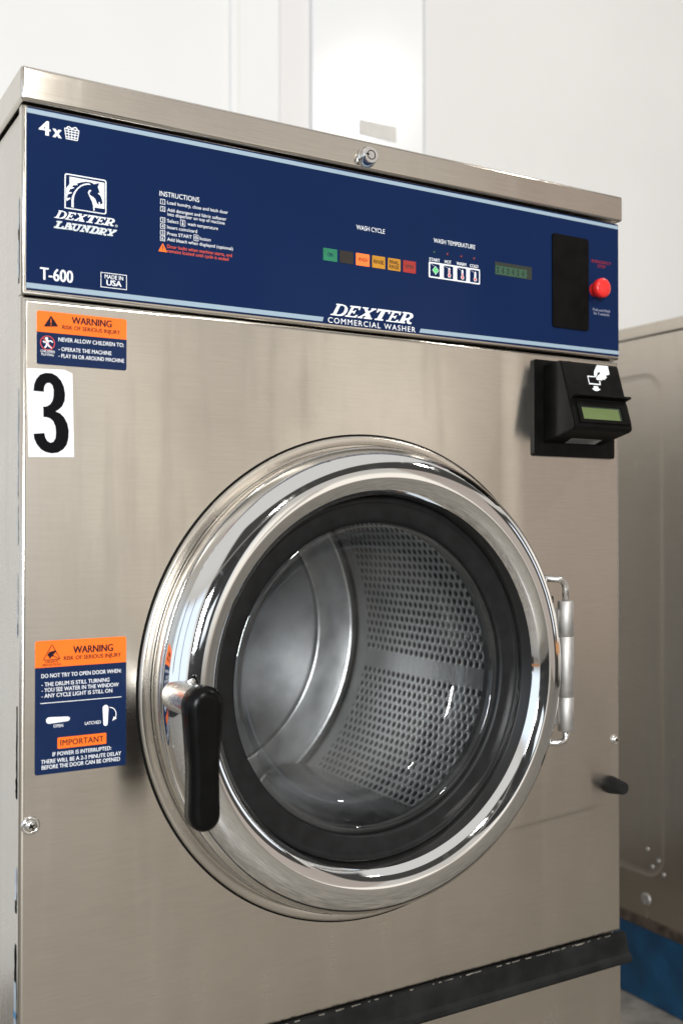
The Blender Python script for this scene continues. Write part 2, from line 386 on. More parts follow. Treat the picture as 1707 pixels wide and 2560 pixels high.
def stroke(bm, pts, wd, y, mi=0, fn=None, closed=False):
    """line of width wd drawn as joined quads without overlap"""
    P = [Vector((a, b_)) for a, b_ in pts]; n = len(P); Lft, Rgt = [], []
    for i in range(n):
        a = P[(i - 1) % n] if closed or i else P[i]; b_ = P[(i + 1) % n] if closed or i < n - 1 else P[i]
        d1 = (P[i] - a).normalized() if (P[i] - a).length > 0 else (b_ - P[i]).normalized()
        d2 = (b_ - P[i]).normalized() if (b_ - P[i]).length > 0 else d1
        t_ = (d1 + d2).normalized(); nn = Vector((-t_.y, t_.x)); c_ = max(0.4, nn.dot(Vector((-d1.y, d1.x))))
        Lft.append(P[i] + nn * wd / 2 / c_); Rgt.append(P[i] - nn * wd / 2 / c_)
    for i in range(n if closed else n - 1):
        j = (i + 1) % n; flat(bm, [[tuple(Rgt[i]), tuple(Rgt[j]), tuple(Lft[j]), tuple(Lft[i])]], y, mi, fn)
_tc = bpy.data.curves.new('glyphs', 'FONT'); _to = bpy.data.objects.new('glyphs', _tc)
def text(bm, s, x, z, cap, y, width=None, bold=0.0, shear=0.0, align='l', space=1.0, mi=0, fn=None, right=None):
    """words with baseline z and capital height cap; stretched to width (or to end at right)"""
    COL.objects.link(_to); _tc.body = s; _tc.size = 1; _tc.offset = 0; _tc.shear = shear; _tc.space_character = space; _tc.resolution_u = 3
    dg = bpy.context.evaluated_depsgraph_get(); dg.update()
    me = bpy.data.meshes.new_from_object(_to.evaluated_get(dg)); COL.objects.unlink(_to)
    k = cap / 0.682
    xs = [v.co.x for v in me.vertices]; lo, hi = min(xs), max(xs)
    if right is not None: width = right - x
    kx = width / (hi - lo) if width else k
    wd = (hi - lo) * kx; ox = {'l': x, 'c': x - wd / 2, 'r': x - wd}[align]
    d = bold * k * 0.9                    # heavier print: the outline laid down again a hair to each side
    for n_, sh in enumerate((-d, 0.0, d) if d > 0 else (0.0,)):
        f3 = fn or (lambda a, b_: (a, y - 0.00003 * n_, b_))
        vs = [bm.verts.new(f3(ox + sh + (v.co.x - lo) * kx, z + v.co.y * k)) for v in me.vertices]
        for p_ in me.polygons:
            try: f = bm.faces.new([vs[i] for i in p_.vertices]); f.material_index = mi
            except ValueError: pass
    bpy.data.meshes.remove(me)

# ------------------------------------------------------------------ outlines of the printed marks (metres on the panel face)
HORSE = [[(0.0432,0.3504),(0.0767,0.35),(0.0767,0.3252),(0.0671,0.3251),(0.0671,0.3221),(0.0659,0.3219),(0.0659,0.3254),(0.065,0.3294),(0.0633,0.3328),(0.0619,0.3354),(0.0608,0.3379),(0.061,0.3394),(0.0619,0.3407),(0.0631,0.3412),(0.0637,0.3407),(0.0633,0.3397),(0.0624,0.3391),(0.062,0.3377),(0.0629,0.336),(0.0657,0.3348),(0.0678,0.3331),(0.0687,0.3309),(0.0694,0.3292),(0.0713,0.3283),(0.0715,0.3293),(0.0708,0.3303),(0.0718,0.3312),(0.0722,0.3306),(0.0726,0.3288),(0.0734,0.3287),(0.0744,0.33),(0.0752,0.3312),(0.0744,0.3323),(0.0743,0.3334),(0.0732,0.3363),(0.0725,0.3375),(0.0708,0.3384),(0.0703,0.3393),(0.071,0.3396),(0.072,0.3393),(0.0722,0.34),(0.0713,0.342),(0.0708,0.3437),(0.0701,0.3452),(0.0708,0.3465),(0.0717,0.3489),(0.0694,0.3484),(0.0677,0.3475),(0.0668,0.3472),(0.0642,0.3482),(0.0619,0.3484),(0.0586,0.3482),(0.0545,0.347),(0.0513,0.3456),(0.0499,0.3449),(0.051,0.3437),(0.0471,0.343),(0.0453,0.3411),(0.0478,0.3409),(0.0471,0.3401),(0.0439,0.3388),(0.0424,0.3358),(0.0456,0.3359),(0.0453,0.3352),(0.0417,0.3335),(0.0408,0.3297),(0.044,0.3306),(0.0441,0.3297),(0.0406,0.3271),(0.0403,0.3271),(0.0403,0.3392),(0.0417,0.3412),(0.0432,0.3431)]]
HORSE_ARC = [[(0.0451,0.3219),(0.0451,0.329),(0.0458,0.3323),(0.0476,0.3367),(0.0504,0.3408),(0.054,0.3442),(0.0577,0.3462),(0.0614,0.347),(0.0631,0.3466),(0.0628,0.3459),(0.0605,0.3457),(0.0573,0.3447),(0.054,0.3428),(0.0513,0.3401),(0.049,0.3365),(0.0476,0.3326),(0.0471,0.3284),(0.0472,0.3219)]]
BIG_D = [[(0.3318,0.2626),(0.3387,0.2626),(0.3434,0.2617),(0.3458,0.2591),(0.3454,0.256),(0.343,0.2526),(0.3391,0.2501),(0.3348,0.2496),(0.3241,0.2496),(0.3247,0.2509),(0.3271,0.2511),(0.3328,0.261),(0.3313,0.261)],[(0.3371,0.2611),(0.3365,0.2608),(0.3315,0.2512),(0.3327,0.2508),(0.3365,0.2514),(0.34,0.2536),(0.342,0.2572),(0.342,0.2598),(0.3404,0.261)]]
BIG_E1 = [[(0.3492,0.2623),(0.3626,0.2625),(0.3611,0.2586),(0.3598,0.2586),(0.3594,0.2605),(0.3539,0.2605),(0.3515,0.2568),(0.3546,0.2568),(0.3552,0.258),(0.3565,0.258),(0.3541,0.2538),(0.3527,0.2538),(0.353,0.255),(0.3506,0.2551),(0.348,0.2511),(0.3534,0.2509),(0.3569,0.2531),(0.3585,0.253),(0.3562,0.2498),(0.3421,0.2497),(0.3427,0.251),(0.3449,0.2511),(0.3506,0.2608),(0.3487,0.2609)]]
BIG_X = [[(0.365,0.2624),(0.3726,0.2624),(0.3719,0.2611),(0.3707,0.261),(0.3722,0.2585),(0.3767,0.2605),(0.3755,0.2609),(0.3761,0.2622),(0.3825,0.2624),(0.3818,0.2609),(0.3798,0.2606),(0.3733,0.2568),(0.3755,0.2515),(0.3769,0.2515),(0.3761,0.2499),(0.3659,0.2499),(0.3666,0.2513),(0.3687,0.2514),(0.3675,0.2534),(0.3633,0.2513),(0.3647,0.2513),(0.364,0.2498),(0.358,0.25),(0.3587,0.2513),(0.3604,0.2514),(0.3686,0.2564),(0.3666,0.2611),(0.3644,0.2611)]]
BIG_T = [[(0.3843,0.2626),(0.4015,0.2625),(0.3996,0.2582),(0.398,0.2583),(0.3982,0.2601),(0.3962,0.2605),(0.3942,0.2604),(0.3888,0.2516),(0.3915,0.2515),(0.3908,0.2499),(0.3798,0.2499),(0.3805,0.2514),(0.383,0.2515),(0.389,0.2605),(0.3864,0.2603),(0.3843,0.2584),(0.3825,0.2584)]]
BIG_E2 = [[(0.4019,0.2624),(0.4154,0.2625),(0.4138,0.2584),(0.4123,0.2584),(0.4122,0.2604),(0.4067,0.2606),(0.4042,0.2567),(0.4076,0.2567),(0.4082,0.2578),(0.4094,0.2578),(0.4071,0.2537),(0.4057,0.2537),(0.406,0.2549),(0.4033,0.255),(0.4007,0.251),(0.4062,0.2507),(0.4099,0.253),(0.4117,0.253),(0.4094,0.2498),(0.3948,0.2499),(0.3955,0.2512),(0.3978,0.2514),(0.4035,0.2609),(0.4013,0.261)]]
BIG_R = [[(0.4173,0.2627),(0.4256,0.2627),(0.4298,0.262),(0.4314,0.26),(0.4308,0.2576),(0.4275,0.2555),(0.4256,0.2544),(0.4267,0.2518),(0.4292,0.2518),(0.4284,0.2499),(0.4251,0.2498),(0.4228,0.2504),(0.4224,0.2537),(0.421,0.2541),(0.4186,0.2512),(0.4205,0.2512),(0.4199,0.2498),(0.4101,0.2499),(0.4108,0.2512),(0.4128,0.2513),(0.4191,0.2611),(0.4166,0.2611)],[(0.423,0.2609),(0.4217,0.2586),(0.4205,0.256),(0.4238,0.2561),(0.4266,0.258),(0.427,0.2603),(0.4256,0.2611)]]
HAND = [[(0.6781,0.0016),(0.6962,0.0015),(0.6958,0.0127),(0.6883,0.015),(0.6899,0.0165),(0.6892,0.018),(0.6868,0.0189),(0.6861,0.0204),(0.6825,0.0207),(0.6808,0.0203),(0.6806,0.022),(0.6789,0.0219),(0.6771,0.0211),(0.6732,0.0221),(0.6716,0.0208),(0.6718,0.0189),(0.6742,0.0168),(0.6801,0.0128),(0.6806,0.0111),(0.6789,0.0107),(0.6755,0.0125),(0.6743,0.0154),(0.6714,0.0182),(0.6693,0.0177),(0.6699,0.0134),(0.6712,0.01),(0.6753,0.0049)]]
CARD = [[(0.6578,0.0172),(0.6692,0.017),(0.6693,0.0181),(0.6703,0.0184),(0.6591,0.0187),(0.6591,0.0267),(0.6751,0.0268),(0.6755,0.0224),(0.6773,0.0223),(0.6769,0.0275),(0.6761,0.0284),(0.6577,0.0284)]]
ARROW = [[(0.6644,0.0303),(0.6717,0.0302),(0.6716,0.0328),(0.6747,0.034),(0.6702,0.0364),(0.6649,0.0367),(0.6605,0.0338),(0.6635,0.0334)]]
NUMERAL = [[(0.0108,0.1474),(0.0113,0.153),(0.0131,0.1583),(0.0168,0.1628),(0.0219,0.1648),(0.0276,0.1648),(0.0323,0.1626),(0.0361,0.1586),(0.0388,0.153),(0.04,0.1464),(0.0395,0.1397),(0.0371,0.1344),(0.0338,0.1313),(0.031,0.1297),(0.0353,0.1281),(0.0391,0.1245),(0.0422,0.1189),(0.0435,0.1123),(0.0432,0.1046),(0.0416,0.0989),(0.0382,0.0944),(0.0335,0.0914),(0.0278,0.0905),(0.0222,0.0915),(0.0175,0.0941),(0.0138,0.0987),(0.0117,0.1033),(0.011,0.108),(0.021,0.1091),(0.0217,0.1051),(0.0236,0.1019),(0.0264,0.1003),(0.0292,0.1012),(0.0311,0.1046),(0.0315,0.1098),(0.031,0.1155),(0.0291,0.1202),(0.0263,0.1228),(0.0225,0.1239),(0.02,0.1237),(0.0197,0.1333),(0.0225,0.1337),(0.0258,0.1356),(0.0281,0.139),(0.0292,0.1439),(0.0292,0.1495),(0.0281,0.1537),(0.0257,0.1557),(0.0229,0.1553),(0.021,0.1528),(0.0204,0.1499),(0.0203,0.1471)]]
LAU = [[[(0.0314,0.3071),(0.0366,0.3073),(0.0361,0.3058),(0.0348,0.3056),(0.033,0.3014),(0.0354,0.3015),(0.0368,0.3029),(0.0382,0.3029),(0.0373,0.3002),(0.0287,0.3001),(0.0291,0.3016),(0.0305,0.3018),(0.0325,0.3059),(0.0309,0.3059)]], [[(0.0411,0.307),(0.0447,0.307),(0.0459,0.302),(0.047,0.302),(0.0466,0.3005),(0.0413,0.3004),(0.0418,0.3016),(0.0427,0.3017),(0.0426,0.3026),(0.0409,0.3026),(0.0402,0.3016),(0.0411,0.3016),(0.0407,0.3003),(0.0373,0.3002),(0.0378,0.3016),(0.0388,0.3016)],[(0.0427,0.3056),(0.0416,0.3038),(0.0428,0.3039)]], [[(0.0459,0.307),(0.0509,0.307),(0.0505,0.3056),(0.0493,0.3054),(0.048,0.3023),(0.0487,0.3014),(0.05,0.3016),(0.0509,0.3027),(0.0523,0.3056),(0.051,0.3057),(0.0515,0.307),(0.0555,0.307),(0.0551,0.3056),(0.0539,0.3054),(0.0523,0.302),(0.0505,0.3003),(0.048,0.3),(0.0461,0.3009),(0.0461,0.302),(0.0477,0.3054),(0.0454,0.3055)]], [[(0.0559,0.307),(0.0588,0.3071),(0.0597,0.304),(0.0609,0.3057),(0.0597,0.3059),(0.0602,0.3071),(0.0646,0.3072),(0.0641,0.3058),(0.063,0.3056),(0.0604,0.3002),(0.0593,0.3002),(0.0572,0.3045),(0.0558,0.3018),(0.0574,0.3017),(0.057,0.3002),(0.0528,0.3002),(0.0533,0.3014),(0.0544,0.3017),(0.0567,0.3058),(0.0555,0.3059)]], [[(0.0649,0.3072),(0.0695,0.3072),(0.0718,0.3064),(0.0721,0.3042),(0.0705,0.3014),(0.0681,0.3),(0.0616,0.3001),(0.062,0.3014),(0.0632,0.3016),(0.066,0.306),(0.0645,0.3059)],[(0.0683,0.3057),(0.0655,0.3014),(0.0676,0.3014),(0.0697,0.3038),(0.0695,0.3054)]], [[(0.0725,0.3069),(0.0775,0.3068),(0.0796,0.3059),(0.0794,0.3043),(0.0777,0.3029),(0.0766,0.3024),(0.0775,0.3012),(0.0787,0.3012),(0.0782,0.2997),(0.0761,0.2999),(0.0752,0.3018),(0.0742,0.3017),(0.074,0.3011),(0.0751,0.3011),(0.0747,0.3001),(0.0695,0.3001),(0.07,0.3013),(0.0712,0.3015),(0.0737,0.3057),(0.0722,0.3057)],[(0.0759,0.3054),(0.0747,0.3034),(0.0766,0.3035),(0.0775,0.3045),(0.077,0.3053)]], [[(0.08,0.3069),(0.0841,0.3068),(0.0837,0.3056),(0.0832,0.3053),(0.0837,0.3042),(0.0858,0.3057),(0.0851,0.3056),(0.0856,0.3068),(0.0891,0.3069),(0.0887,0.3056),(0.0846,0.3027),(0.0839,0.3014),(0.0853,0.3014),(0.0849,0.3003),(0.0792,0.3002),(0.0796,0.3015),(0.0811,0.3017),(0.082,0.3033),(0.0808,0.3057),(0.0797,0.3057)]]]

# ================================================================== the setting
bm = NB(); flat(bm, [[(-2.5, -4.5), (4.5, -4.5), (4.5, 1.35), (-2.5, 1.35)]], fn=lambda a, b_: (a, b_, -ZO)); obj('floor', bm, 'floor', kind='structure')
bm = NB(); box(bm, -2.5, 4.5, 1.20, 1.35, -ZO, 2.0); obj('wall', bm, 'wall', kind='structure')
bm = NB(); box(bm, 1.2750, 4.5, 1.179, 1.1998, -ZO, 2.0, 0.003); obj('side_wall', bm, 'wall_r', kind='structure')
bm = NB(); box(bm, 0.7463, 0.7666, 1.192, 1.1998, -ZO, 2.0, 0.004, 4); obj('wall_trim', bm, 'trim', None, 'thin white vertical trim strip on the pale wall behind the big washer', 'trim')
bm = NB(); box(bm, 0.8729, 0.9537, 1.195, 1.1998, -ZO, 2.0, 0.003); obj('pilaster', bm, 'pilaster', None, 'pale grey vertical post between the plain wall and the glaring white panel', 'post')
bm = NB(); box(bm, 0.9542, 1.2746, 1.185, 1.1998, -ZO, 2.0, 0.003); obj('wall_panel', bm, 'gloss_white', None, 'tall semigloss white panel with a bright glare spot behind the washer lid', 'panel')
bm = NB(); box(bm, 1.083, 1.190, 1.1825, 1.1845, 0.979, 1.0165); obj('notice', bm, 'notice', None, 'small pale grey notice strip stuck on the glaring white panel', 'notice')

# ================================================================== the small washer on the right and its blue plinth
NX = 1.3
bm = NB(); box(bm, NX + 0.004, NX + 0.70, 0.341, 1.05, -ZO, -0.757, 0.004)
obj('plinth', bm, 'blue_paint', None, 'blue painted concrete plinth under the right-hand washer', 'plinth')
nb = empty('washing_machine', (NX + 0.34, 0.69, -0.75 + ZO), 'brownish stainless washer on the blue plinth, only its left side panel in view', 'washer')
def rr_loop(y0, y1, z0, z1, r): return rrect(y0, y1, z0, z1, r, 8)
bm = NB()
outer = rrect(0.333, 1.042, -0.734, 0.3895); inner = rr_loop(0.430, 0.98, -0.653, 0.3204, 0.047)
sx = lambda dx_: (lambda a, b_: (NX + dx_, a, b_))
def lofty(bm, A, B, da, db):
    a = [bm.verts.new((NX + da, y, z)) for y, z in A]; b_ = [bm.verts.new((NX + db, y, z)) for y, z in B]
    for i in range(len(a)):
        j = (i + 1) % len(a); f = bm.faces.new((a[i], b_[i], b_[j], a[j])); f.smooth = True
flat(bm, [outer, inner], fn=sx(0))
in2 = rr_loop(0.436, 0.974, -0.647, 0.3144, 0.041); in3 = rr_loop(0.442, 0.968, -0.641, 0.3084, 0.035)
lofty(bm, inner, in2, 0, 0.0006); lofty(bm, in2, in3, 0.0006, 0.0009); flat(bm, [in3], fn=sx(0.0009))
bmesh.ops.recalc_face_normals(bm, faces=bm.faces)
obj('side_panel', bm, 'steel_near', nb, uv='yz')
bm = NB(); box(bm, NX + 0.003, NX + 0.68, 0.336, 1.04, -0.752, 0.388); obj('cabinet', bm, 'inside', nb)
bm = NB(); box(bm, NX - 0.002, NX + 0.69, 0.325, 1.05, 0.3908, 0.4163, 0.003); obj('top_lid', bm, 'steel_near', nb, uv='yz')
bm = NB(); box(bm, NX - 0.003, NX + 0.02, 0.336, 1.04, -0.755, -0.735, 0.002); obj('base_gap_shade', bm, 'dark_brown', nb)  # dark strip standing in for the shadow gap above the plinth
def bolt_x(name, y, z, r, parent):
    bm = NB(); lathe(bm, [(r, 0), (r * 0.9, -0.002), (r * 0.55, -0.003), (r * 0.4, -0.002), (0, -0.002)], 0, 0, 24)
    for v in bm.verts: v.co = Vector((NX + v.co.y - 0.0003, y + v.co.x, z + v.co.z))
    obj(name, bm, 'satin', parent)
bolt_x('bolt', 0.477, -0.698, 0.0125, nb)
for y, z in ((0.472, -0.600), (0.4447, -0.6156), (0.4596, -0.6305), (0.4323, -0.638)): bolt_x('rivet', y, z, 0.0040, nb)

# ================================================================== the washing machine
wm = empty('washing_machine', (0.375, 0.38, 0), 'big stainless front-loading washer with navy control panel, chrome porthole door and number 3 sticker', 'washer')
CX, CZ = 0.3725, -0.1398
# cabinet shell behind the front
for a in ((0.0025, 0.0045, 0.012, 0.78, -ZO, 0.409), (0.7455, 0.7475, 0.012, 0.78, -ZO, 0.409)):
    bm = NB(); box(bm, *a); obj('side_panel', bm, 'steel_side', wm, uv='yz')
bm = NB(); box(bm, 0.0046, 0.7454, 0.775, 0.779, -ZO + 0.002, 0.409); box(bm, 0.0046, 0.7454, 0.02, 0.774, 0.404, 0.408); box(bm, 0.0046, 0.7454, 0.02, 0.774, -0.60, -0.597)
obj('cabinet_back', bm, 'inside', wm)
# edge seal with worn film along the left corner
bm = NB(); box(bm, 0.0008, 0.0024, 0.0085, 0.0135, -ZO + 0.01, 0.405)
obj('edge_seal', bm, 'satin', wm)
rnd = random.Random(3)
def blob(bm, zc, h, y0, y1, mi):
    n = 9; L = []
    for i in range(n + 1): L.append((y0 - rnd.uniform(0, 0.0012) * (0 < i < n), zc - h / 2 + h * i / n))
    for i in range(n, -1, -1): L.append((y1 + rnd.uniform(-0.0008, 0.0016) * (0 < i < n), zc - h / 2 + h * i / n))
    flat(bm, [L[::-1]], mi=mi, fn=lambda a, b_: (-0.0002 - 0.0002 * mi, a, b_))
for zc, h, y0, y1, mi in ((0.312, 0.030, .0100, .0120, 1), (0.275, 0.055, .0095, .0130, 0), (0.270, 0.035, .0100, .0125, 1), (0.10, 0.10, .0095, .0115, 1), (0.03, 0.05, .0095, .0110, 1), (-0.05, 0.06, .0098, .0112, 1), (-0.072, 0.010, .0090, .0125, 0),
                          (-0.185, 0.085, .0092, .0130, 0), (-0.218, 0.018, .0088, .0150, 0), (-0.305, 0.030, .0095, .0145, 1), (-0.322, 0.020, .0095, .0150, 0), (-0.385, 0.050, .0095, .0150, 0), (-0.435, 0.080, .0095, .0170, 1), (-0.445, 0.012, .0090, .0160, 2), (-0.425, 0.006, .0090, .0180, 2), (-0.40, 0.07, .0130, .0165, 0)):
    bm = NB(); blob(bm, zc, h, y0, y1, mi)
    for f in bm.faces: f.material_index = 0
    obj(('torn_seal', 'film_strip', 'blue_film')[mi], bm, ('slot', 'tape', 'tape_blue')[mi], wm)
# front sheet with the porthole opening, lower panel, bumper strip
bm = NB(); folded(bm, 0, 0.75, -0.4915, 0.2338, 0.0, 0.010, 0.0045, [circ(CX, CZ, 0.212, 96)])
obj('front_panel', bm, 'steel_front', wm, uv='xz')
bm = NB(); folded(bm, 0, 0.75, -ZO + 0.004, -0.530, 0.0, 0.010, 0.003)
obj('lower_panel', bm, 'steel', wm, uv='xz')
bm = NB(); prism_x(bm, [(0.002, -0.4918), (-0.0035, -0.4925), (-0.0055, -0.4965), (-0.0105, -0.5150), (-0.0145, -0.5185), (-0.0158, -0.5225), (-0.0145, -0.5258), (-0.0100, -0.5265), (-0.004, -0.5290), (0.002, -0.5295)], -0.0005, 0.7535)
obj('bumper_strip', bm, 'bumper', wm)
bm = NB()
for k in range(85):
    x = rnd.uniform(0.0, 0.73); ln = rnd.uniform(0.0015, 0.011) * rnd.choice((0.5, 1, 1, 1.6))
    flat(bm, [[(x, -0.4908), (x + ln, -0.4908), (x + ln * 0.9, -0.4922 + rnd.uniform(-.0006, .0004)), (x + ln * 0.1, -0.4922 + rnd.uniform(-.0006, .0004))]], -0.0037 - 0.0000101 * k)
obj('old_caulk', bm, 'caulk', wm, kind='stuff')
# lid
bm = NB(); box(bm, -0.0025, 0.7525, -0.005, 0.79, 0.4128, 0.4446, 0.0028, 3); obj('top_lid', bm, 'steel_lid', wm, uv='xz')
LID = bpy.data.objects[[o.name for o in COL.objects if o.name.startswith('top_lid')][-1]]
LX, LZ = 0.3665, 0.4250
bm = NB(); lathe(bm, [(0.0112, -0.0051), (0.0112, -0.0070), (0.0104, -0.0080), None, (0.0104, -0.0080), (0.0090, -0.0155), (0.0083, -0.0165), None, (0.0083, -0.0165), (0, -0.0165)], LX, LZ, 40)
LOCK = obj('lid_lock', bm, 'bright', LID)
bm = NB(); flat(bm, [circ(LX, LZ, 0.0052, 32), circ(LX, LZ, 0.0043, 32)[::-1]], -0.0168); flat(bm, [[(LX - 0.0066, LZ - 0.0004), (LX - 0.0026, LZ - 0.0004), (LX - 0.0026, LZ + 0.0008), (LX - 0.0066, LZ + 0.0008)]], -0.0170)
obj('keyway', bm, 'slot', LID)

# ------------------------------------------------------------------ control panel
bm = NB(); folded(bm, 0, 0.75, 0.2362, 0.4108, 0.0, 0.012, 0.0028); CP = obj('control_panel', bm, 'steel', wm, uv='xz')
bm = NB(); slab(bm, rrect(0.0036, 0.7485, 0.2399, 0.4090, 0.0015, 3), -0.0008, 0.0006); obj('navy_overlay', bm, 'navy', CP)
YI = -0.0011
bm = NB()
flat(bm, [rrect(0.0038, 0.7484, 0.4030, 0.4073)], YI)
flat(bm, [[(0.0038, 0.2416), (0.3146, 0.2416), (0.3160, 0.2464), (0.0038, 0.2464)]], YI)
flat(bm, [[(0.4396, 0.2416), (0.7484, 0.2424), (0.7484, 0.2470), (0.4416, 0.2462)]], YI)
obj('border_stripe', bm, 'stripe', CP)
# load mark: 4 x basket
bm = NB()
text(bm, '4', 0.0152, 0.3850, 0.0132, YI, width=0.0096, bold=0.035)
text(bm, 'x', 0.0277, 0.3848, 0.0118, YI, width=0.0076, bold=0.035)
bx0, bx1, bz0, bz1 = 0.0385, 0.0520, 0.3856, 0.3950
def bpt(u, v): return (bx0 + (bx1 - bx0) * (0.5 + (u - 0.5) * (0.78 + 0.22 * v)), bz0 + (bz1 - bz0) * v)
for i, u in enumerate((0, .25, .5, .75, 1)): stroke(bm, [bpt(u, 0), bpt(u, 1)], 0.0007, YI)
for v in (0, .22, .5, .76, 1): stroke(bm, [bpt(-0.02, v), bpt(1.02, v)], 0.0008, YI - 0.00004)
stroke(bm, [(0.0400, 0.3950), (0.0412, 0.3968), (0.0425, 0.3972), (0.0445, 0.3962), (0.0460, 0.3961), (0.0478, 0.3974), (0.0492, 0.3974), (0.0502, 0.3962), (0.0507, 0.3950)], 0.0009, YI - 0.00008)
obj('load_size_mark', bm, 'white', CP)
# emblem: rearing-neck horse in a square, and the maker's name
bm = NB()
flat(bm, [rrect(0.0386, 0.0786, 0.3200, 0.3530, 0.0022, 5, '1110'), rrect(0.0397, 0.0775, 0.3209, 0.3519, 0.0014, 5, '1110')[::-1]], YI)
flat(bm, HORSE, YI - 0.00004); flat(bm, HORSE_ARC, YI - 0.00004)
obj('horse_emblem', bm, 'white', CP)
BIG = [BIG_D, BIG_E1, BIG_X, BIG_T, BIG_E2, BIG_R]
bm = NB()
for g in BIG: flat(bm, g, YI)
text(bm, 'COMMERCIAL WASHER', 0.3212, 0.2412, 0.0058, YI, right=0.4343, space=1.22, bold=0.004)
obj('maker_name', bm, 'white', CP)
def small(q): return (0.0291 + (q[0] - 0.3241) * (0.0869 - 0.0291) / (0.4314 - 0.3241), 0.3097 + (q[1] - 0.2497) * 0.0074 / 0.0127)
bm = NB()
for g in BIG: flat(bm, [[small(q) for q in l] for l in g], YI)
flat(bm, [circ(0.0883, 0.3106, 0.0012, 20), circ(0.0883, 0.3106, 0.0009, 20)[::-1]], YI); text(bm, 'R', 0.0883, 0.3101, 0.0010, YI, align='c')
obj('maker_logo', bm, 'white', CP)
bm = NB()
for g in LAU: flat(bm, g, YI)
obj('laundry_logo', bm, 'grey_ink', CP)
# instructions
bm = NB()
text(bm, 'INSTRUCTIONS', 0.1317, 0.3468, 0.0048, YI, right=0.1734, bold=0)
Lz = dict(zip('abcdefg', (0.3398, 0.3327, 0.3284, 0.3219, 0.3156, 0.3092, 0.3036)))
cap = 0.0033
text(bm, 'Load laundry, close and latch door', 0.1398, Lz['a'], cap, YI, right=0.2047, bold=0)
text(bm, 'Add detergent and fabric softener', 0.1398, Lz['b'], cap, YI, right=0.2028, bold=0)
text(bm, 'into dispenser on top of machine', 0.1398, Lz['c'], cap, YI, right=0.2010, bold=0)
text(bm, 'Select', 0.1398, Lz['d'], cap, YI, right=0.1516, bold=0); text(bm, 'wash temperature', 0.1610, Lz['d'], cap, YI, right=0.1937, bold=0)
text(bm, 'Insert coins/card', 0.1398, Lz['e'], cap, YI, right=0.1711, bold=0)
text(bm, 'Press START', 0.1398, Lz['f'], cap, YI, right=0.1655, bold=0); text(bm, 'button', 0.1742, Lz['f'], cap, YI, right=0.1858, bold=0)
text(bm, 'Add bleach when displayed (optional)', 0.1398, Lz['g'], cap, YI, right=0.2101, bold=0)
for n_, k in zip('123456', 'abdefg'):
    z = Lz[k] + 0.0016; a = rrect(0.1325, 0.1376, z - 0.0025, z + 0.0025); b_ = rrect(0.1330, 0.1371, z - 0.0021, z + 0.0021)
    flat(bm, [a, b_[::-1]], YI); text(bm, n_, 0.13505, z - 0.0016, 0.0032, YI, align='c', bold=0)
z = Lz['d'] + 0.0015; flat(bm, [rrect(0.1534, 0.1586, z - 0.0031, z + 0.0031, 0.0006), rrect(0.1538, 0.1582, z - 0.0027, z + 0.0027, 0.0004)[::-1]], YI)
flat(bm, [rrect(0.1556, 0.1564, z - 0.0012, z + 0.0022, 0.0003)], YI); flat(bm, [circ(0.1560, z - 0.0013, 0.0008, 16)], YI - 0.00003)
z = Lz['f'] + 0.0015; flat(bm, [rrect(0.1674, 0.1726, z - 0.0031, z + 0.0031, 0.0006), rrect(0.1678, 0.1722, z - 0.0027, z + 0.0027, 0.0004)[::-1]], YI)
dm = lambda cx, cz, r, k=1.0: [(cx, cz - r), (cx + r * k, cz), (cx, cz + r), (cx - r * k, cz)]
flat(bm, [dm(0.1700, z, 0.0020), dm(0.1700, z, 0.0014)[::-1]], YI); flat(bm, [rrect(0.1698, 0.1702, z - 0.0007, z + 0.0007)], YI)
obj('instruction_lettering', bm, 'white', CP)
bm = NB()
text(bm, 'Door locks when machine starts, and', 0.1398, 0.2966, cap, YI, right=0.2091, bold=0)
text(bm, 'remains locked until cycle is ended', 0.1398, 0.2922, cap, YI, right=0.2053, bold=0)
obj('lock_notice_lettering', bm, 'orange_text', CP)
bm = NB(); flat(bm, [[(0.1310, 0.2921), (0.1393, 0.2921), (0.1396, 0.2925), (0.1354, 0.3003), (0.1349, 0.3003), (0.1307, 0.2925)]], YI); obj('warning_triangle', bm, 'orange', CP)
bm = NB(); flat(bm, [rrect(0.13475, 0.1355, 0.2949, 0.2983, 0.0002)], YI - 0.0001); flat(bm, [circ(0.1351, 0.2938, 0.0005, 12)], YI - 0.0001); obj('exclamation_mark', bm, 'navy_ink', CP)
# model number, origin box
bm = NB(); text(bm, 'T-600', 0.0166, 0.2508, 0.0112, YI, right=0.0466, bold=0.022); obj('model_number', bm, 'white', CP)
bm = NB(); flat(bm, [rrect(0.0732, 0.0989, 0.2502, 0.2646), rrect(0.0738, 0.0983, 0.2508, 0.2640)[::-1]], YI)
text(bm, 'MADE IN', 0.0772, 0.2590, 0.0038, YI, right=0.0952, bold=0.008); text(bm, 'USA', 0.0790, 0.2527, 0.0052, YI, right=0.0936, bold=0.03)
obj('origin_mark', bm, 'white', CP)
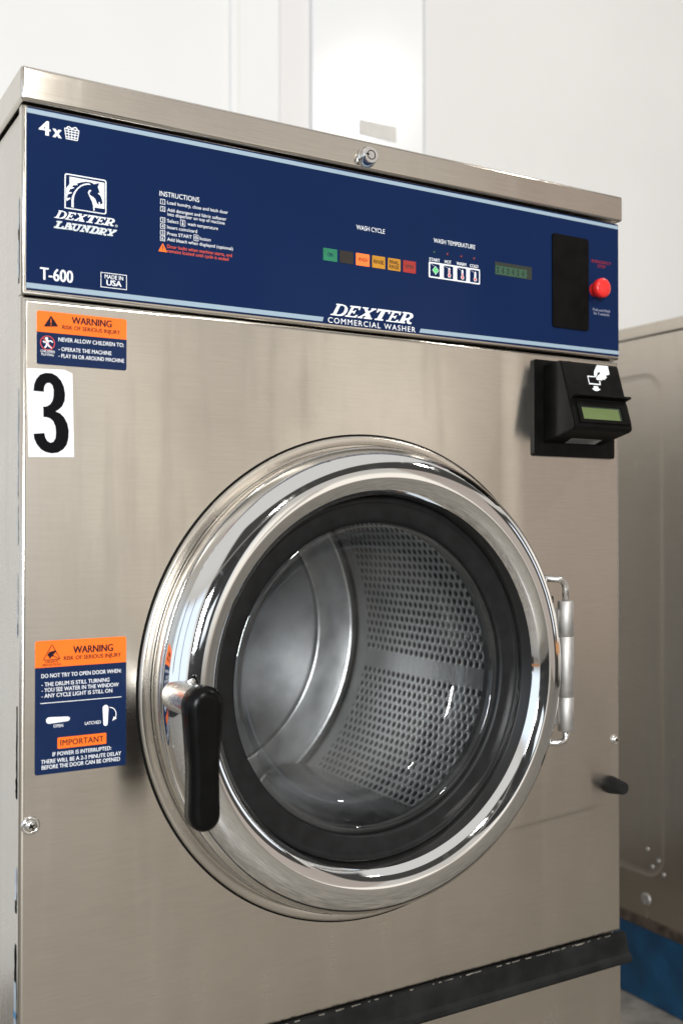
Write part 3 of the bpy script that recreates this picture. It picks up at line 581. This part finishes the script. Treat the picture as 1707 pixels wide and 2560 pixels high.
# cycle lights
bm = NB(); text(bm, 'WASH CYCLE', 0.3567, 0.3466, 0.0049, YI, right=0.3934, bold=0.004)
obj('cycle_lettering', bm, 'white', CP); bm = NB()
text(bm, 'WASH TEMPERATURE', 0.4594, 0.3464, 0.0049, YI, right=0.5186, bold=0.004)
for s_, a, b_ in (('START', 0.4533, 0.4681), ('HOT', 0.4750, 0.4841), ('WARM', 0.4917, 0.5055), ('COLD', 0.5109, 0.5231)): text(bm, s_, a, 0.3248, 0.0036, YI, right=b_, bold=0.022)
obj('temperature_lettering', bm, 'white', CP)
for x0, x1, k, words, nm in ((0.3153, 0.3326, 'green_lens', ('ON',), 'green lens'), (0.3358, 0.3528, 'black_lens', (), 'black lens'), (0.3562, 0.3735, 'lit_lens', ('WASH',), 'lit orange lens'), (0.3769, 0.3939, 'yellow_lens', ('RINSE',), 'amber lens'), (0.3974, 0.4142, 'yellow_lens', ('FINAL', 'RINSE'), 'amber lens with two lines'), (0.4177, 0.4348, 'red_lens', ('SPIN',), 'red lens')):
    bm = NB(); slab(bm, rrect(x0, x1, 0.3074, 0.3208, 0.0006, 3), -0.0012, 0, 0)
    for i, s_ in enumerate(words):
        z = 0.3122 if len(words) == 1 else (0.3145, 0.3093)[i]
        wd = {'ON': 0.006, 'WASH': 0.0118, 'RINSE': 0.0128, 'FINAL': 0.0122, 'SPIN': 0.0104}[s_]
        text(bm, s_, (x0 + x1) / 2, z, 0.0041, -0.0014, width=wd, align='c', bold=0.004, mi=1)
    o = obj('cycle_light', bm, [k, {'green_lens': 'navy_ink', 'red_lens': 'dark_brown'}.get(k, 'dark_ink')], CP, nm)
# temperature keys
bm = NB(); flat(bm, [rrect(0.4526, 0.5256, 0.3058, 0.3237, 0.0014)], YI); obj('key_frame', bm, 'white', CP)
for i, (a, b_) in enumerate(((0.4546, 0.4678), (0.4736, 0.4868), (0.4925, 0.5055), (0.5110, 0.5240))):
    bm = NB(); slab(bm, rrect(a, b_, 0.3074, 0.3220, 0.0010, 3), YI - 0.0002, YI, 0); m_ = (a + b_) / 2; y_ = YI - 0.0004
    stroke(bm, [(a + 0.0006, 0.3216), (m_ - 0.001, 0.3190)], 0.0003, y_, 1)
    if i == 0:
        flat(bm, [dm(m_ + 0.0006, 0.3146, 0.0050, 0.92)], y_ - 0.00005, 1); flat(bm, [dm(m_ + 0.0006, 0.3146, 0.0043, 0.92)], y_ - 0.0001, 2); flat(bm, [rrect(m_ + 0.0004, m_ + 0.0008, 0.3128, 0.3164)], y_ - 0.00015, 1)
    else:
        x = m_ + 0.0008; top = 0.3200
        flat(bm, [rrect(x - 0.0013, x + 0.0013, 0.3112, top, 0.0013)], y_ - 0.00005, 1); flat(bm, [circ(x, 0.3110, 0.0023, 24)], y_ - 0.0001, 1)
        flat(bm, [circ(x, 0.3110, 0.0016, 24)], y_ - 0.00015, 3); flat(bm, [rrect(x - 0.0006, x + 0.0006, 0.3110, (0.3180, 0.3158, 0.3128)[i - 1])], y_ - 0.0002, 3)
    obj('selector_key', bm, ['navy', 'white', 'green_ink', 'pink_ink'], CP)
for i, x in enumerate((0.4606, 0.4792, 0.4989, 0.5173)):
    bm = NB(); lathe(bm, [(0.0016, 0), (0.0012, -0.0006), (0, -0.0009)], x, 0.3355, 16, y0=-0.0008); obj('indicator_led', bm, 'led_green' if i == 0 else 'led_red', CP, 'dark green led' if i == 0 else None)
# display window
bm = NB(); slab(bm, rrect(0.5482, 0.6045, 0.3208, 0.3362), -0.0010, 0, 0); flat(bm, [rrect(0.5484, 0.5965, 0.3214, 0.3318)], -0.0012, 1)
for i in range(6):
    x = 0.5500 + i * 0.0077
    for k in range(3): flat(bm, [rrect(x + 0.0006 + 0.0012 * ((k + i) % 2), x + 0.0034, 0.3232 + k * 0.0025, 0.3250 + k * 0.0025)], -0.0014, 2)
obj('display_window', bm, ['lcd_frame', 'lcd', 'lcd_seg'], CP)
# coin slot cover plate
bm = NB(); slab(bm, rrect(0.6365, 0.6958, 0.2672, 0.3826, 0.0035), -0.0026, 0, 0)
for x in (0.6385, 0.6935):
    for z in (0.2696, 0.3803): flat(bm, [circ(x, z, 0.0010, 12)], -0.0028, 1)
obj('cover_plate', bm, ['matte', 'slot'], CP)
# emergency stop
bm = NB(); text(bm, 'EMERGENCY', 0.7188, 0.3552, 0.0036, YI, width=0.0330, align='c', bold=0.010); text(bm, 'STOP', 0.7188, 0.3499, 0.0036, YI, width=0.0135, align='c', bold=0.010)
obj('stop_lettering', bm, 'red_text', CP)
bm = NB(); text(bm, 'Push and Hold', 0.7186, 0.2944, 0.0033, YI, width=0.0290, align='c'); text(bm, 'for 3 seconds', 0.7186, 0.2898, 0.0033, YI, width=0.0266, align='c')
obj('hold_lettering', bm, 'dim', CP)
bm = NB(); lathe(bm, [(0.0085, -0.0008), (0.0085, -0.0095), None, (0.0085, -0.0095), (0.0116, -0.0098), (0.0122, -0.0108), (0.0122, -0.0160), (0.0116, -0.0176), (0.0095, -0.0186), (0.005, -0.0192), (0, -0.0194)], 0.7068, 0.3205, 48)
obj('emergency_stop_button', bm, 'red', CP)

# ------------------------------------------------------------------ stickers
def sticker(name, x0, x1, z0, z1, zs, label):
    bm = NB(); rr = 0.0022
    top = [q for q in rrect(x0, x1, zs, z1, rr, 5, '0110')]; bot = [q for q in rrect(x0, x1, z0, zs, rr, 5, '1001')]
    slab(bm, top, -0.0005, 0, 0); slab(bm, bot, -0.0005, 0, 1)
    return obj(name, bm, ['orange', 'navy_ink'], wm, label)
ST = sticker('warning_sticker', 0.0135, 0.0990, 0.1726, 0.2220, 0.2024, 'upper warning sticker about children')
Y2 = -0.0008
bm = NB(); text(bm, 'WARNING', 0.0460, 0.2128, 0.0064, Y2, right=0.0840, bold=0.028); text(bm, 'RISK OF SERIOUS INJURY', 0.0372, 0.2069, 0.0036, Y2, right=0.0925, bold=0.014)
flat(bm, [[(0.0207, 0.2076), (0.0325, 0.2086), (0.0330, 0.2093), (0.0270, 0.2178), (0.0262, 0.2178), (0.0203, 0.2084)], rrect(0.0261, 0.0270, 0.2110, 0.2153, 0.0003)[::-1], circ(0.02655, 0.2097, 0.0006, 10)[::-1]], Y2)
obj('dark_lettering', bm, 'dark_ink', ST)
bm = NB()
text(bm, 'NEVER ALLOW CHILDREN TO:', 0.0335, 0.1950, 0.0037, Y2, right=0.0963, bold=0.006)
text(bm, '- OPERATE THE MACHINE', 0.0337, 0.1862, 0.0036, Y2, right=0.0840, bold=0.006); text(bm, '- PLAY IN OR AROUND MACHINE', 0.0337, 0.1800, 0.0036, Y2, right=0.0965, bold=0.006)
text(bm, 'CHILDREN', 0.0235, 0.1837, 0.0022, Y2, width=0.0128, align='c', bold=0.006); text(bm, 'PLAYING', 0.0235, 0.1807, 0.0022, Y2, width=0.0112, align='c', bold=0.006)
kx, kz = 0.0234, 0.1925
flat(bm, [circ(kx - 0.0008, kz + 0.0040, 0.0014, 16)], Y2 - 0.00003)
stroke(bm, [(kx - 0.0002, kz + 0.0026), (kx - 0.0002, kz - 0.0006)], 0.0028, Y2)
stroke(bm, [(kx, kz + 0.0018), (kx + 0.0032, kz + 0.0022), (kx + 0.0050, kz + 0.0008)], 0.0010, Y2 - 0.00006); stroke(bm, [(kx - 0.0005, kz + 0.0020), (kx - 0.0028, kz + 0.0004), (kx - 0.0042, kz + 0.0016)], 0.0010, Y2 - 0.00008)
stroke(bm, [(kx, kz), (kx + 0.0012, kz - 0.0026), (kx + 0.0042, kz - 0.0044)], 0.0014, Y2 - 0.0001); stroke(bm, [(kx - 0.0004, kz), (kx - 0.0010, kz - 0.0028), (kx - 0.0026, kz - 0.0046)], 0.0014, Y2 - 0.00012)
obj('white_lettering', bm, 'white', ST)
bm = NB(); flat(bm, [circ(kx, kz, 0.0068, 40), circ(kx, kz, 0.0061, 40)[::-1]], Y2 - 0.0002); stroke(bm, [(kx - 0.0045, kz + 0.0045), (kx + 0.0045, kz - 0.0045)], 0.0007, Y2 - 0.00025)
obj('prohibition_ring', bm, 'red_ring', ST)
ST2 = sticker('warning_sticker', 0.0133, 0.0995, -0.2053, -0.0825, -0.1071, 'lower warning sticker about the door')
bm = NB(); text(bm, 'WARNING', 0.0485, -0.0956, 0.0066, Y2, right=0.0862, bold=0.030); text(bm, 'RISK OF SERIOUS INJURY', 0.0397, -0.1014, 0.0037, Y2, right=0.0942, bold=0.014)
text(bm, 'OBSERVE', 0.0285, -0.1030, 0.0020, Y2, width=0.0118, align='c', bold=0.006); text(bm, 'PRECAUTIONS', 0.0285, -0.1058, 0.0020, Y2, width=0.0172, align='c', bold=0.006)
tri = [(0.0215, -0.1002), (0.0355, -0.1002), (0.0360, -0.0995), (0.0290, -0.0869), (0.0282, -0.0869), (0.0211, -0.0995)]
stroke(bm, tri, 0.0006, Y2, closed=True)
flat(bm, [[(0.0246, -0.0950), (0.0262, -0.0930), (0.0300, -0.0921), (0.0322, -0.0915), (0.0322, -0.0932), (0.0300, -0.0955), (0.0296, -0.0972), (0.0280, -0.0975), (0.0274, -0.0990), (0.0262, -0.0988), (0.0258, -0.0970), (0.0247, -0.0968)]], Y2 - 0.00004)
stroke(bm, [(0.0292, -0.0962), (0.0352, -0.0998)], 0.0006, Y2 - 0.00008)
obj('dark_lettering', bm, 'dark_ink', ST2)
bm = NB()
for s_, z, a, b_ in (('DO NOT TRY TO OPEN DOOR WHEN:', -0.1166, 0.0190, 0.0946), ('- THE DRUM IS STILL TURNING', -0.1244, 0.0193, 0.0830), ('- YOU SEE WATER IN THE WINDOW', -0.1296, 0.0193, 0.0920), ('- ANY CYCLE LIGHT IS STILL ON', -0.1349, 0.0193, 0.0858),
                     ('IF POWER IS INTERRUPTED:', -0.1893, 0.0295, 0.0850), ('THERE WILL BE A 2-3 MINUTE DELAY', -0.1953, 0.0190, 0.0946), ('BEFORE THE DOOR CAN BE OPENED', -0.2005, 0.0196, 0.0936)):
    text(bm, s_, a, z, 0.0036, Y2, right=b_, bold=0.010)
stroke(bm, [(0.0182, -0.1398), (0.0948, -0.1398)], 0.0006, Y2)
text(bm, 'OPEN', 0.0302, -0.1630, 0.0028, Y2, right=0.0392, bold=0.006); text(bm, 'LATCHED', 0.0596, -0.1634, 0.0030, Y2, right=0.0748, bold=0.006)
def lever(bm, cx, cz, ln, wa, wb, vert):
    L = []
    for i in range(13): a = math.radians(-90 + 180 * i / 12); L.append((ln / 2 - wb + wb * math.cos(a), wb * math.sin(a)))
    for i in range(13): a = math.radians(90 + 180 * i / 12); L.append((-ln / 2 + wa + wa * math.cos(a), wa * math.sin(a)))
    flat(bm, [[(cx + (q[1] if vert else q[0]), cz + (-q[0] if vert else q[1])) for q in (L if not vert else L)]], Y2)
lever(bm, 0.0344, -0.1560, 0.0220, 0.0030, 0.0021, False); lever(bm, 0.0794, -0.1562, 0.0198, 0.0029, 0.0021, True)
arc_ = [(0.0838 + 0.0062 * math.sin(math.radians(a)) - 0.0004, -0.1560 + 0.0070 * math.cos(math.radians(a))) for a in range(0, 121, 12)]
stroke(bm, arc_, 0.0008, Y2); ax, azz = arc_[-1]; flat(bm, [[(ax - 0.0030, azz - 0.0026), (ax + 0.0016, azz - 0.0004), (ax - 0.0014, azz + 0.0016)]], Y2 - 0.00004)
obj('white_lettering', bm, 'white', ST2)
bm = NB(); slab(bm, rrect(0.0340, 0.0802, -0.1830, -0.1726, 0.0010), Y2 + 0.00005, -0.0005); obj('orange_banner', bm, 'orange', ST2)
bm = NB(); text(bm, 'IMPORTANT', 0.0367, -0.1804, 0.0054, Y2 - 0.0002, right=0.0774, bold=0.012, space=1.06); obj('banner_lettering', bm, 'dark_ink', ST2)
bm = NB(); slab(bm, [(0.0069, 0.0866), (0.0486, 0.0878), (0.0468, 0.1660), (0.0390, 0.1690), (0.0048, 0.1678)], -0.0004, 0); NS = obj('number_sticker', bm, 'vinyl', wm)
bm = NB(); flat(bm, NUMERAL, -0.0007); obj('numeral', bm, 'vinyl_black', NS)

# ------------------------------------------------------------------ door
bm = NB(); lathe(bm, [(0.2614, -0.0002), (0.2611, -0.0026), (0.2602, -0.0040), (0.2588, -0.0046), None, (0.2588, -0.0046), (0.2520, -0.0048), (0.2516, -0.0046), None, (0.2516, -0.0046), (0.2512, -0.0020), None, (0.2512, -0.0020), (0.212, -0.0020), (0.206, -0.001), (0.205, 0.012)], CX, CZ)
obj('door_surround', bm, 'flange', wm)
bm = NB(); lathe(bm, [(0.2632, -0.0003), (0.2627, -0.0012), (0.2611, -0.0012)], CX, CZ); obj('surround_shadow_ring', bm, 'slot', wm)  # dark ring laid in as the shadow line round the flange
bm = NB(); lathe(bm, [(0.2115, -0.001), (0.2150, 0.02), (0.2310, 0.050), (0.2360, 0.064)], CX, CZ, 96); obj('door_boot', bm, 'rubber_dark', wm)
bm = NB()
prof = [(0.2478, -0.0245), (0.2474, -0.0238), (0.2468, -0.0245), None]
ring = []; r_, y_ = 0.1966, -0.0405        # section followed by its slope: inner lip, roll, crest, broad bevel
for ln, t0, t1 in ((0.0080, 53, 47), (0.0020, 47, 34), (0.0090, 34, 21), (0.0040, 21, 0)):
    for i in range(8):
        tt = math.radians(t0 + (t1 - t0) * (i + 0.5) / 8); r_ += ln / 8 * math.cos(tt); y_ -= ln / 8 * math.sin(tt); ring.append((r_, y_))
for i in range(1, 33):
    a = math.radians(90 - 82 * i / 32); ring.append((r_ + (0.2470 - r_) * math.cos(a) ** 0.98, -0.0215 + (y_ + 0.0215) * math.sin(a) ** 0.97))
ring.reverse()
prof += ring + [(0.1966, -0.0405), None, (0.1966, -0.0405), (0.1955, -0.0170), (0.1950, -0.0150)]
lathe(bm, prof, CX, CZ, 192)
DR = obj('door', bm, 'chrome', wm)
bm = NB(); lathe(bm, [(0.2488, -0.0045), (0.2490, -0.0200), (0.2487, -0.0225), (0.2480, -0.0240), (0.2476, -0.0243)], CX, CZ, 192); obj('door_rim', bm, 'rim', DR)
bm = NB(); lathe(bm, [(0.1955, -0.0160), (0.1935, -0.0205), (0.1900, -0.0215), (0.1875, -0.0200), None, (0.1875, -0.0200), (0.1720, -0.0190), (0.1690, -0.0180), (0.1672, -0.0150), (0.1668, 0.010), (0.175, 0.02)], CX, CZ); obj('gasket', bm, 'rubber', DR)
bm = NB(); lathe(bm, [(0.1672, -0.0140), (0.1630, -0.0165), (0.1590, -0.0145), (0.1560, -0.0080), (0.1535, 0.0040), (0.1500, 0.0150), (0.1430, 0.0260), (0.1300, 0.0330), (0.110, 0.0365), (0.08, 0.0385), (0.04, 0.0395), (0.0, 0.040)], CX, CZ); obj('door_glass', bm, 'glass', DR)
# latch handle
HX, HZ = 0.1374, -0.1372
bm = NB(); lathe(bm, [(0.0150, -0.035), (0.0150, -0.060), (0.0146, -0.064), (0.0146, -0.086), (0.0140, -0.0880), (0, -0.088)], HX, HZ, 48); obj('handle_hub', bm, 'hub', DR)
def capsule_loop(cx, z0, z1, wt, wm_, wb):
    """lever outline: wide top, waist, slightly wider foot"""
    L = []; n = 14
    for i in range(n + 1): a = math.radians(0 + 180 * i / n); L.append((wt * math.cos(a), z1 - wt + wt * math.sin(a)))
    for t_ in (0.12, 0.25, 0.4, 0.55, 0.7, 0.85):
        k = wt + (wm_ - wt) * min(1, t_ / 0.6) if t_ < 0.6 else wm_ + (wb - wm_) * (t_ - 0.6) / 0.4
        L.append((-k, z1 - wt + (z0 + wb - z1 + wt) * t_))
    for i in range(n + 1): a = math.radians(180 + 180 * i / n); L.append((wb * math.cos(a), z0 + wb + wb * math.sin(a)))
    for t_ in (0.85, 0.7, 0.55, 0.4, 0.25, 0.12):
        k = wt + (wm_ - wt) * min(1, t_ / 0.6) if t_ < 0.6 else wm_ + (wb - wm_) * (t_ - 0.6) / 0.4
        L.append((k, z1 - wt + (z0 + wb - z1 + wt) * t_))
    return [(cx + x, z) for x, z in L]
bm = NB(); out_ = capsule_loop(HX + 0.0012, -0.2500, -0.1198, 0.0180, 0.0136, 0.0146)
cx_ = sum(q[0] for q in out_) / len(out_); rings = []
for ins, y in ((0.0040, -0.0845), (0.0012, -0.0855), (0.0, -0.0880), (0.0, -0.0990), (0.0012, -0.1030), (0.0038, -0.1058), (0.0075, -0.1072)):
    cen = [(HX + 0.0012, max(-0.2500 + 0.0146, min(-0.1198 - 0.0180, z))) for x, z in out_]
    rings.append([bm.verts.new((c_[0] + (q[0] - c_[0]) * (1 - ins / 0.0146), y, c_[1] + (q[1] - c_[1]) * (1 - ins / 0.0146))) for q, c_ in zip(out_, cen)])
for a, b_ in zip(rings, rings[1:]):
    for i in range(len(a)): j = (i + 1) % len(a); f = bm.faces.new((a[i], a[j], b_[j], b_[i])); f.smooth = True
f = bm.faces.new(rings[-1]); f = bm.faces.new(rings[0][::-1])
bmesh.ops.recalc_face_normals(bm, faces=bm.faces)
obj('door_handle', bm, 'handle', DR)
# drum
bm = NB(); lathe(bm, [(0.2925, 0.075), (0.2925, 0.515)], CX, CZ, 144, uvr=0.2925); DM = obj('drum', bm, 'drum', wm)
bm = NB(); lathe(bm, [(0.2925, 0.075), (0.288, 0.070), (0.236, 0.066), (0.233, 0.070)], CX, CZ, 96); obj('drum_mouth', bm, 'drum_ring', DM)
bm = NB(); lathe(bm, [(0.2935, 0.501), (0.2895, 0.5025), (0.2895, 0.5065), (0.2935, 0.508)], CX, CZ, 96); obj('drum_seam', bm, 'slot', DM)
bm = NB(); lathe(bm, [(0.2925, 0.5085), (0.2900, 0.514), (0.284, 0.518), (0.224, 0.510), (0.222, 0.512)], CX, CZ, 96); obj('drum_back_ring', bm, 'drum_ring', DM)
bm = NB(); lathe(bm, [(0.222, 0.512), (0.221, 0.520), None, (0.221, 0.520), (0.15, 0.526), (0.05, 0.530), (0, 0.530)], CX, CZ, 96); obj('drum_back', bm, 'drum_back', DM)
for ang in (-61, 59, 179):
    bm = NB(); pr = []
    for i in range(11):
        s_ = -1 + 2 * i / 10; pr.append((s_ * 0.066, 0.050 * (1 - abs(s_) ** 2.2) ** 0.9))
    rows = []
    for y, k in ((0.10, 0.0), (0.104, 0.35), (0.118, 0.7), (0.15, 0.95), (0.20, 1.0), (0.47, 1.0), (0.484, 0.9), (0.488, 0)):
        row = []
        for u, h_ in pr:
            a = math.radians(ang) + u * (0.6 + 0.4 * k) / 0.29; r_ = 0.2922 - h_ * k
            row.append(bm.verts.new((CX + r_ * math.cos(a), y, CZ + r_ * math.sin(a))))
        rows.append(row)
    for a, b_ in zip(rows, rows[1:]):
        for i in range(10): f = bm.faces.new((a[i], a[i + 1], b_[i + 1], b_[i])); f.smooth = True
    if ang != 0: obj('drum_lifter', bm, 'drum_ring', DM)
    else: bm.free()
# hinge
HXX, HY = 0.6305, -0.030
bm = NB()
for z0, z1 in ((-0.1074, -0.0660), (-0.1794, -0.1079), (-0.2205, -0.1799)):
    lathe(bm, [(0, z0), (0.0092, z0), None, (0.0092, z0), (0.0095, z0 + 0.0003), (0.0095, z1 - 0.0003), (0.0092, z1), None, (0.0092, z1), (0, z1)], 0, 0, 32)
for v in bm.verts: v.co = Vector((HXX + v.co.x, HY + v.co.z, v.co.y))
HG = obj('hinge', bm, 'satin', wm)
bm = NB(); pts = []
for k in range(7): a = math.radians(90 * k / 6); pts.append((HXX - 0.012 + 0.012 * math.cos(math.radians(90 - 90 * k / 6)), HY, -0.052 + 0.012 * math.sin(math.radians(90 - 90 * k / 6))))
tube(bm, [(0.600, -0.006, -0.037), (0.609, -0.018, -0.039)] + pts + [(HXX, HY, -0.067)], 0.0040)
obj('hinge_rod', bm, 'hub', HG)
bm = NB(); pts = [(HXX - 0.012 + 0.012 * math.cos(math.radians(-90 * k / 6)), HY, -0.2220 - 0.0055 + 0.0 - 0.006 * math.sin(math.radians(90 * k / 6))) for k in range(7)]
tube(bm, [(HXX, HY, -0.2195)] + pts[0:] + [(0.609, -0.018, -0.2345), (0.600, -0.006, -0.2355)], 0.0040); obj('hinge_rod', bm, 'hub', HG)
bm = NB(); box(bm, 0.600, 0.6235, -0.024, -0.012, -0.214, -0.075, 0.001); box(bm, 0.604, 0.612, -0.012, 0.001, -0.20, -0.09); obj('hinge_leaf', bm, 'satin', HG)
bm = NB(); box(bm, 0.6130, 0.6200, -0.022, -0.0005, -0.0745, -0.0600, 0.002); obj('hinge_stop', bm, 'slot', HG)

# ------------------------------------------------------------------ card reader
bm = NB(); slab(bm, rrect(0.6055, 0.7376, 0.1082, 0.2250, 0.0035), -0.0038, 0.0005)
flat(bm, [[(0.660, 0.1168), (0.6895, 0.1168), (0.6895, 0.1178), (0.660, 0.1178)]], -0.0041, 1); flat(bm, [[(0.660, 0.1180), (0.6608, 0.1180), (0.6608, 0.1225), (0.660, 0.1225)]], -0.0041, 1)
CR = obj('card_reader', bm, ['black', 'slot'], wm)
P0 = Vector((0, -0.0336, 0.2205)); SV = (Vector((0, -0.0584, 0.1405)) - P0).normalized(); SN = Vector((0, SV.z, -SV.y))
if SN.y > 0: SN = -SN
def face(off): return lambda a, t_: tuple(Vector((a, 0, 0)) + P0 + SV * t_ + SN * off)
def faceD(off):                      # loops given in (x, down-slope) read clockwise: flip so that they face out
    return face(off)
def fl(bm, loop, off, mi=0): flat(bm, [[(a, -t_) for a, t_ in loop]], 0, mi, lambda a, t_: face(off)(a, -t_))
bm = NB(); prism_x(bm, [(-0.0036, 0.2183), (-0.0325, 0.2207), face(0)(0, 0.0018)[1:], face(0)(0, 0.0815)[1:], (-0.0575, 0.1390), (-0.0545, 0.1368), (-0.0036, 0.1241)], 0.6200, 0.7136)
bmesh.ops.bevel(bm, geom=[e for e in bm.edges], offset=0.0010, segments=2, affect='EDGES'); obj('reader_housing', bm, 'black', CR)
bm = NB()
def fbox(bm, x0, x1, t0, t1, o0, o1, mi=0):
    c8 = [face(o)(x, t_) for o in (o0, o1) for x, t_ in ((x0, t0), (x1, t0), (x1, t1), (x0, t1))]; v = [bm.verts.new(q) for q in c8]
    for q in ((0, 1, 2, 3), (7, 6, 5, 4), (0, 4, 5, 1), (1, 5, 6, 2), (2, 6, 7, 3), (3, 7, 4, 0)): bm.faces.new([v[i] for i in q]).material_index = mi
    bmesh.ops.recalc_face_normals(bm, faces=bm.faces)
fbox(bm, 0.6268, 0.7128, 0.0455, 0.0480, -0.001, 0.0095); v0 = None
obj('card_slot_lip', bm, 'black', CR)
bm = NB(); fl(bm, [(0.6300, 0.0486), (0.7115, 0.0486), (0.7115, 0.0505), (0.6300, 0.0505)], 0.0010); obj('card_slot', bm, 'slot', CR)
bm = NB()
for a in ((0.6290, 0.7110, 0.0525, 0.0578), (0.6290, 0.7110, 0.0748, 0.0790), (0.6290, 0.6350, 0.0578, 0.0748), (0.6992, 0.7110, 0.0578, 0.0748)): fbox(bm, *a, -0.0005, 0.0020)
obj('screen_bezel', bm, 'black', CR)
bm = NB(); fl(bm, [(0.6352, 0.0580), (0.6990, 0.0580), (0.6990, 0.0746), (0.6352, 0.0746)], 0.0009, 1); fl(bm, [(0.6352, 0.0600), (0.6950, 0.0600), (0.6950, 0.0746), (0.6352, 0.0746)], 0.0011, 0)
obj('screen', bm, ['lcd2', 'lcd_frame'], CR)
bm = NB()
for lp in (HAND[0], CARD[0], ARROW[0]): fl(bm, lp, 0.0003)
obj('insert_card_mark', bm, 'white', CR)
bm = NB()
def under(a, t_): return (a, -0.0545 + 0.0467 * t_, 0.1368 - 0.0116 * t_ - 0.0005)
v = [bm.verts.new(under(a, t_)) for a, t_ in ((0.6460, 0.63), (0.6950, 0.63), (0.6990, 0.985), (0.6500, 0.985))]; bm.faces.new(v)
for k in range(5):
    t0 = 0.67 + k * 0.06; q = [bm.verts.new(tuple(Vector(under(a, t_)) + Vector((0, 0, -0.0002)))) for a, t_ in ((0.6485, t0), (0.690 - 0.006 * (k % 2), t0), (0.690 - 0.006 * (k % 2), t0 + 0.025), (0.6485, t0 + 0.025))]
    bm.faces.new(q).material_index = 1
obj('foil_label', bm, ['foil', 'dark_ink'], CR)
bm = NB(); lathe(bm, [(0.0032, 0), (0.0030, 0.0012), (0, 0.0016)], 0, 0, 16)
for v in bm.verts: v.co = Vector((0.6595 + v.co.x, -0.0055 - v.co.z * 0.5, 0.2250 + v.co.y))
obj('reader_screw', bm, 'slot', CR)

# ------------------------------------------------------------------ screws and stop peg on the front sheet
for x, z, r in ((0.0098, -0.2500, 0.0086), (0.7389, -0.2475, 0.0062)):
    bm = NB(); lathe(bm, [(r, 0), (r * 0.97, -0.0016), (r * 0.80, -0.0026), (r * 0.66, -0.0018), None, (r * 0.64, -0.0018), (r * 0.55, -0.0038), (r * 0.30, -0.0046), (0, -0.0047)], x, z, 40)
    k = r * 0.34; d = r * 0.09
    for rot in (0.5, 0.5 + PI / 2):
        ca, sa = math.cos(rot), math.sin(rot); flat(bm, [[(x + a * ca - b_ * sa, z + a * sa + b_ * ca) for a, b_ in ((-k, -d), (k, -d), (k, d), (-k, d))]], -0.0049 - 0.0001 * rot, 1)
    obj('screw', bm, ['bright', 'slot'], wm)
bm = NB(); lathe(bm, [(0.0108, 0.0), (0.0109, -0.003), (0.0105, -0.006), (0.0077, -0.0232), (0.0070, -0.0246), None, (0.0070, -0.0246), (0, -0.0248)], 0.7318, -0.3035, 40)
obj('stop_peg', bm, 'bumper', wm)
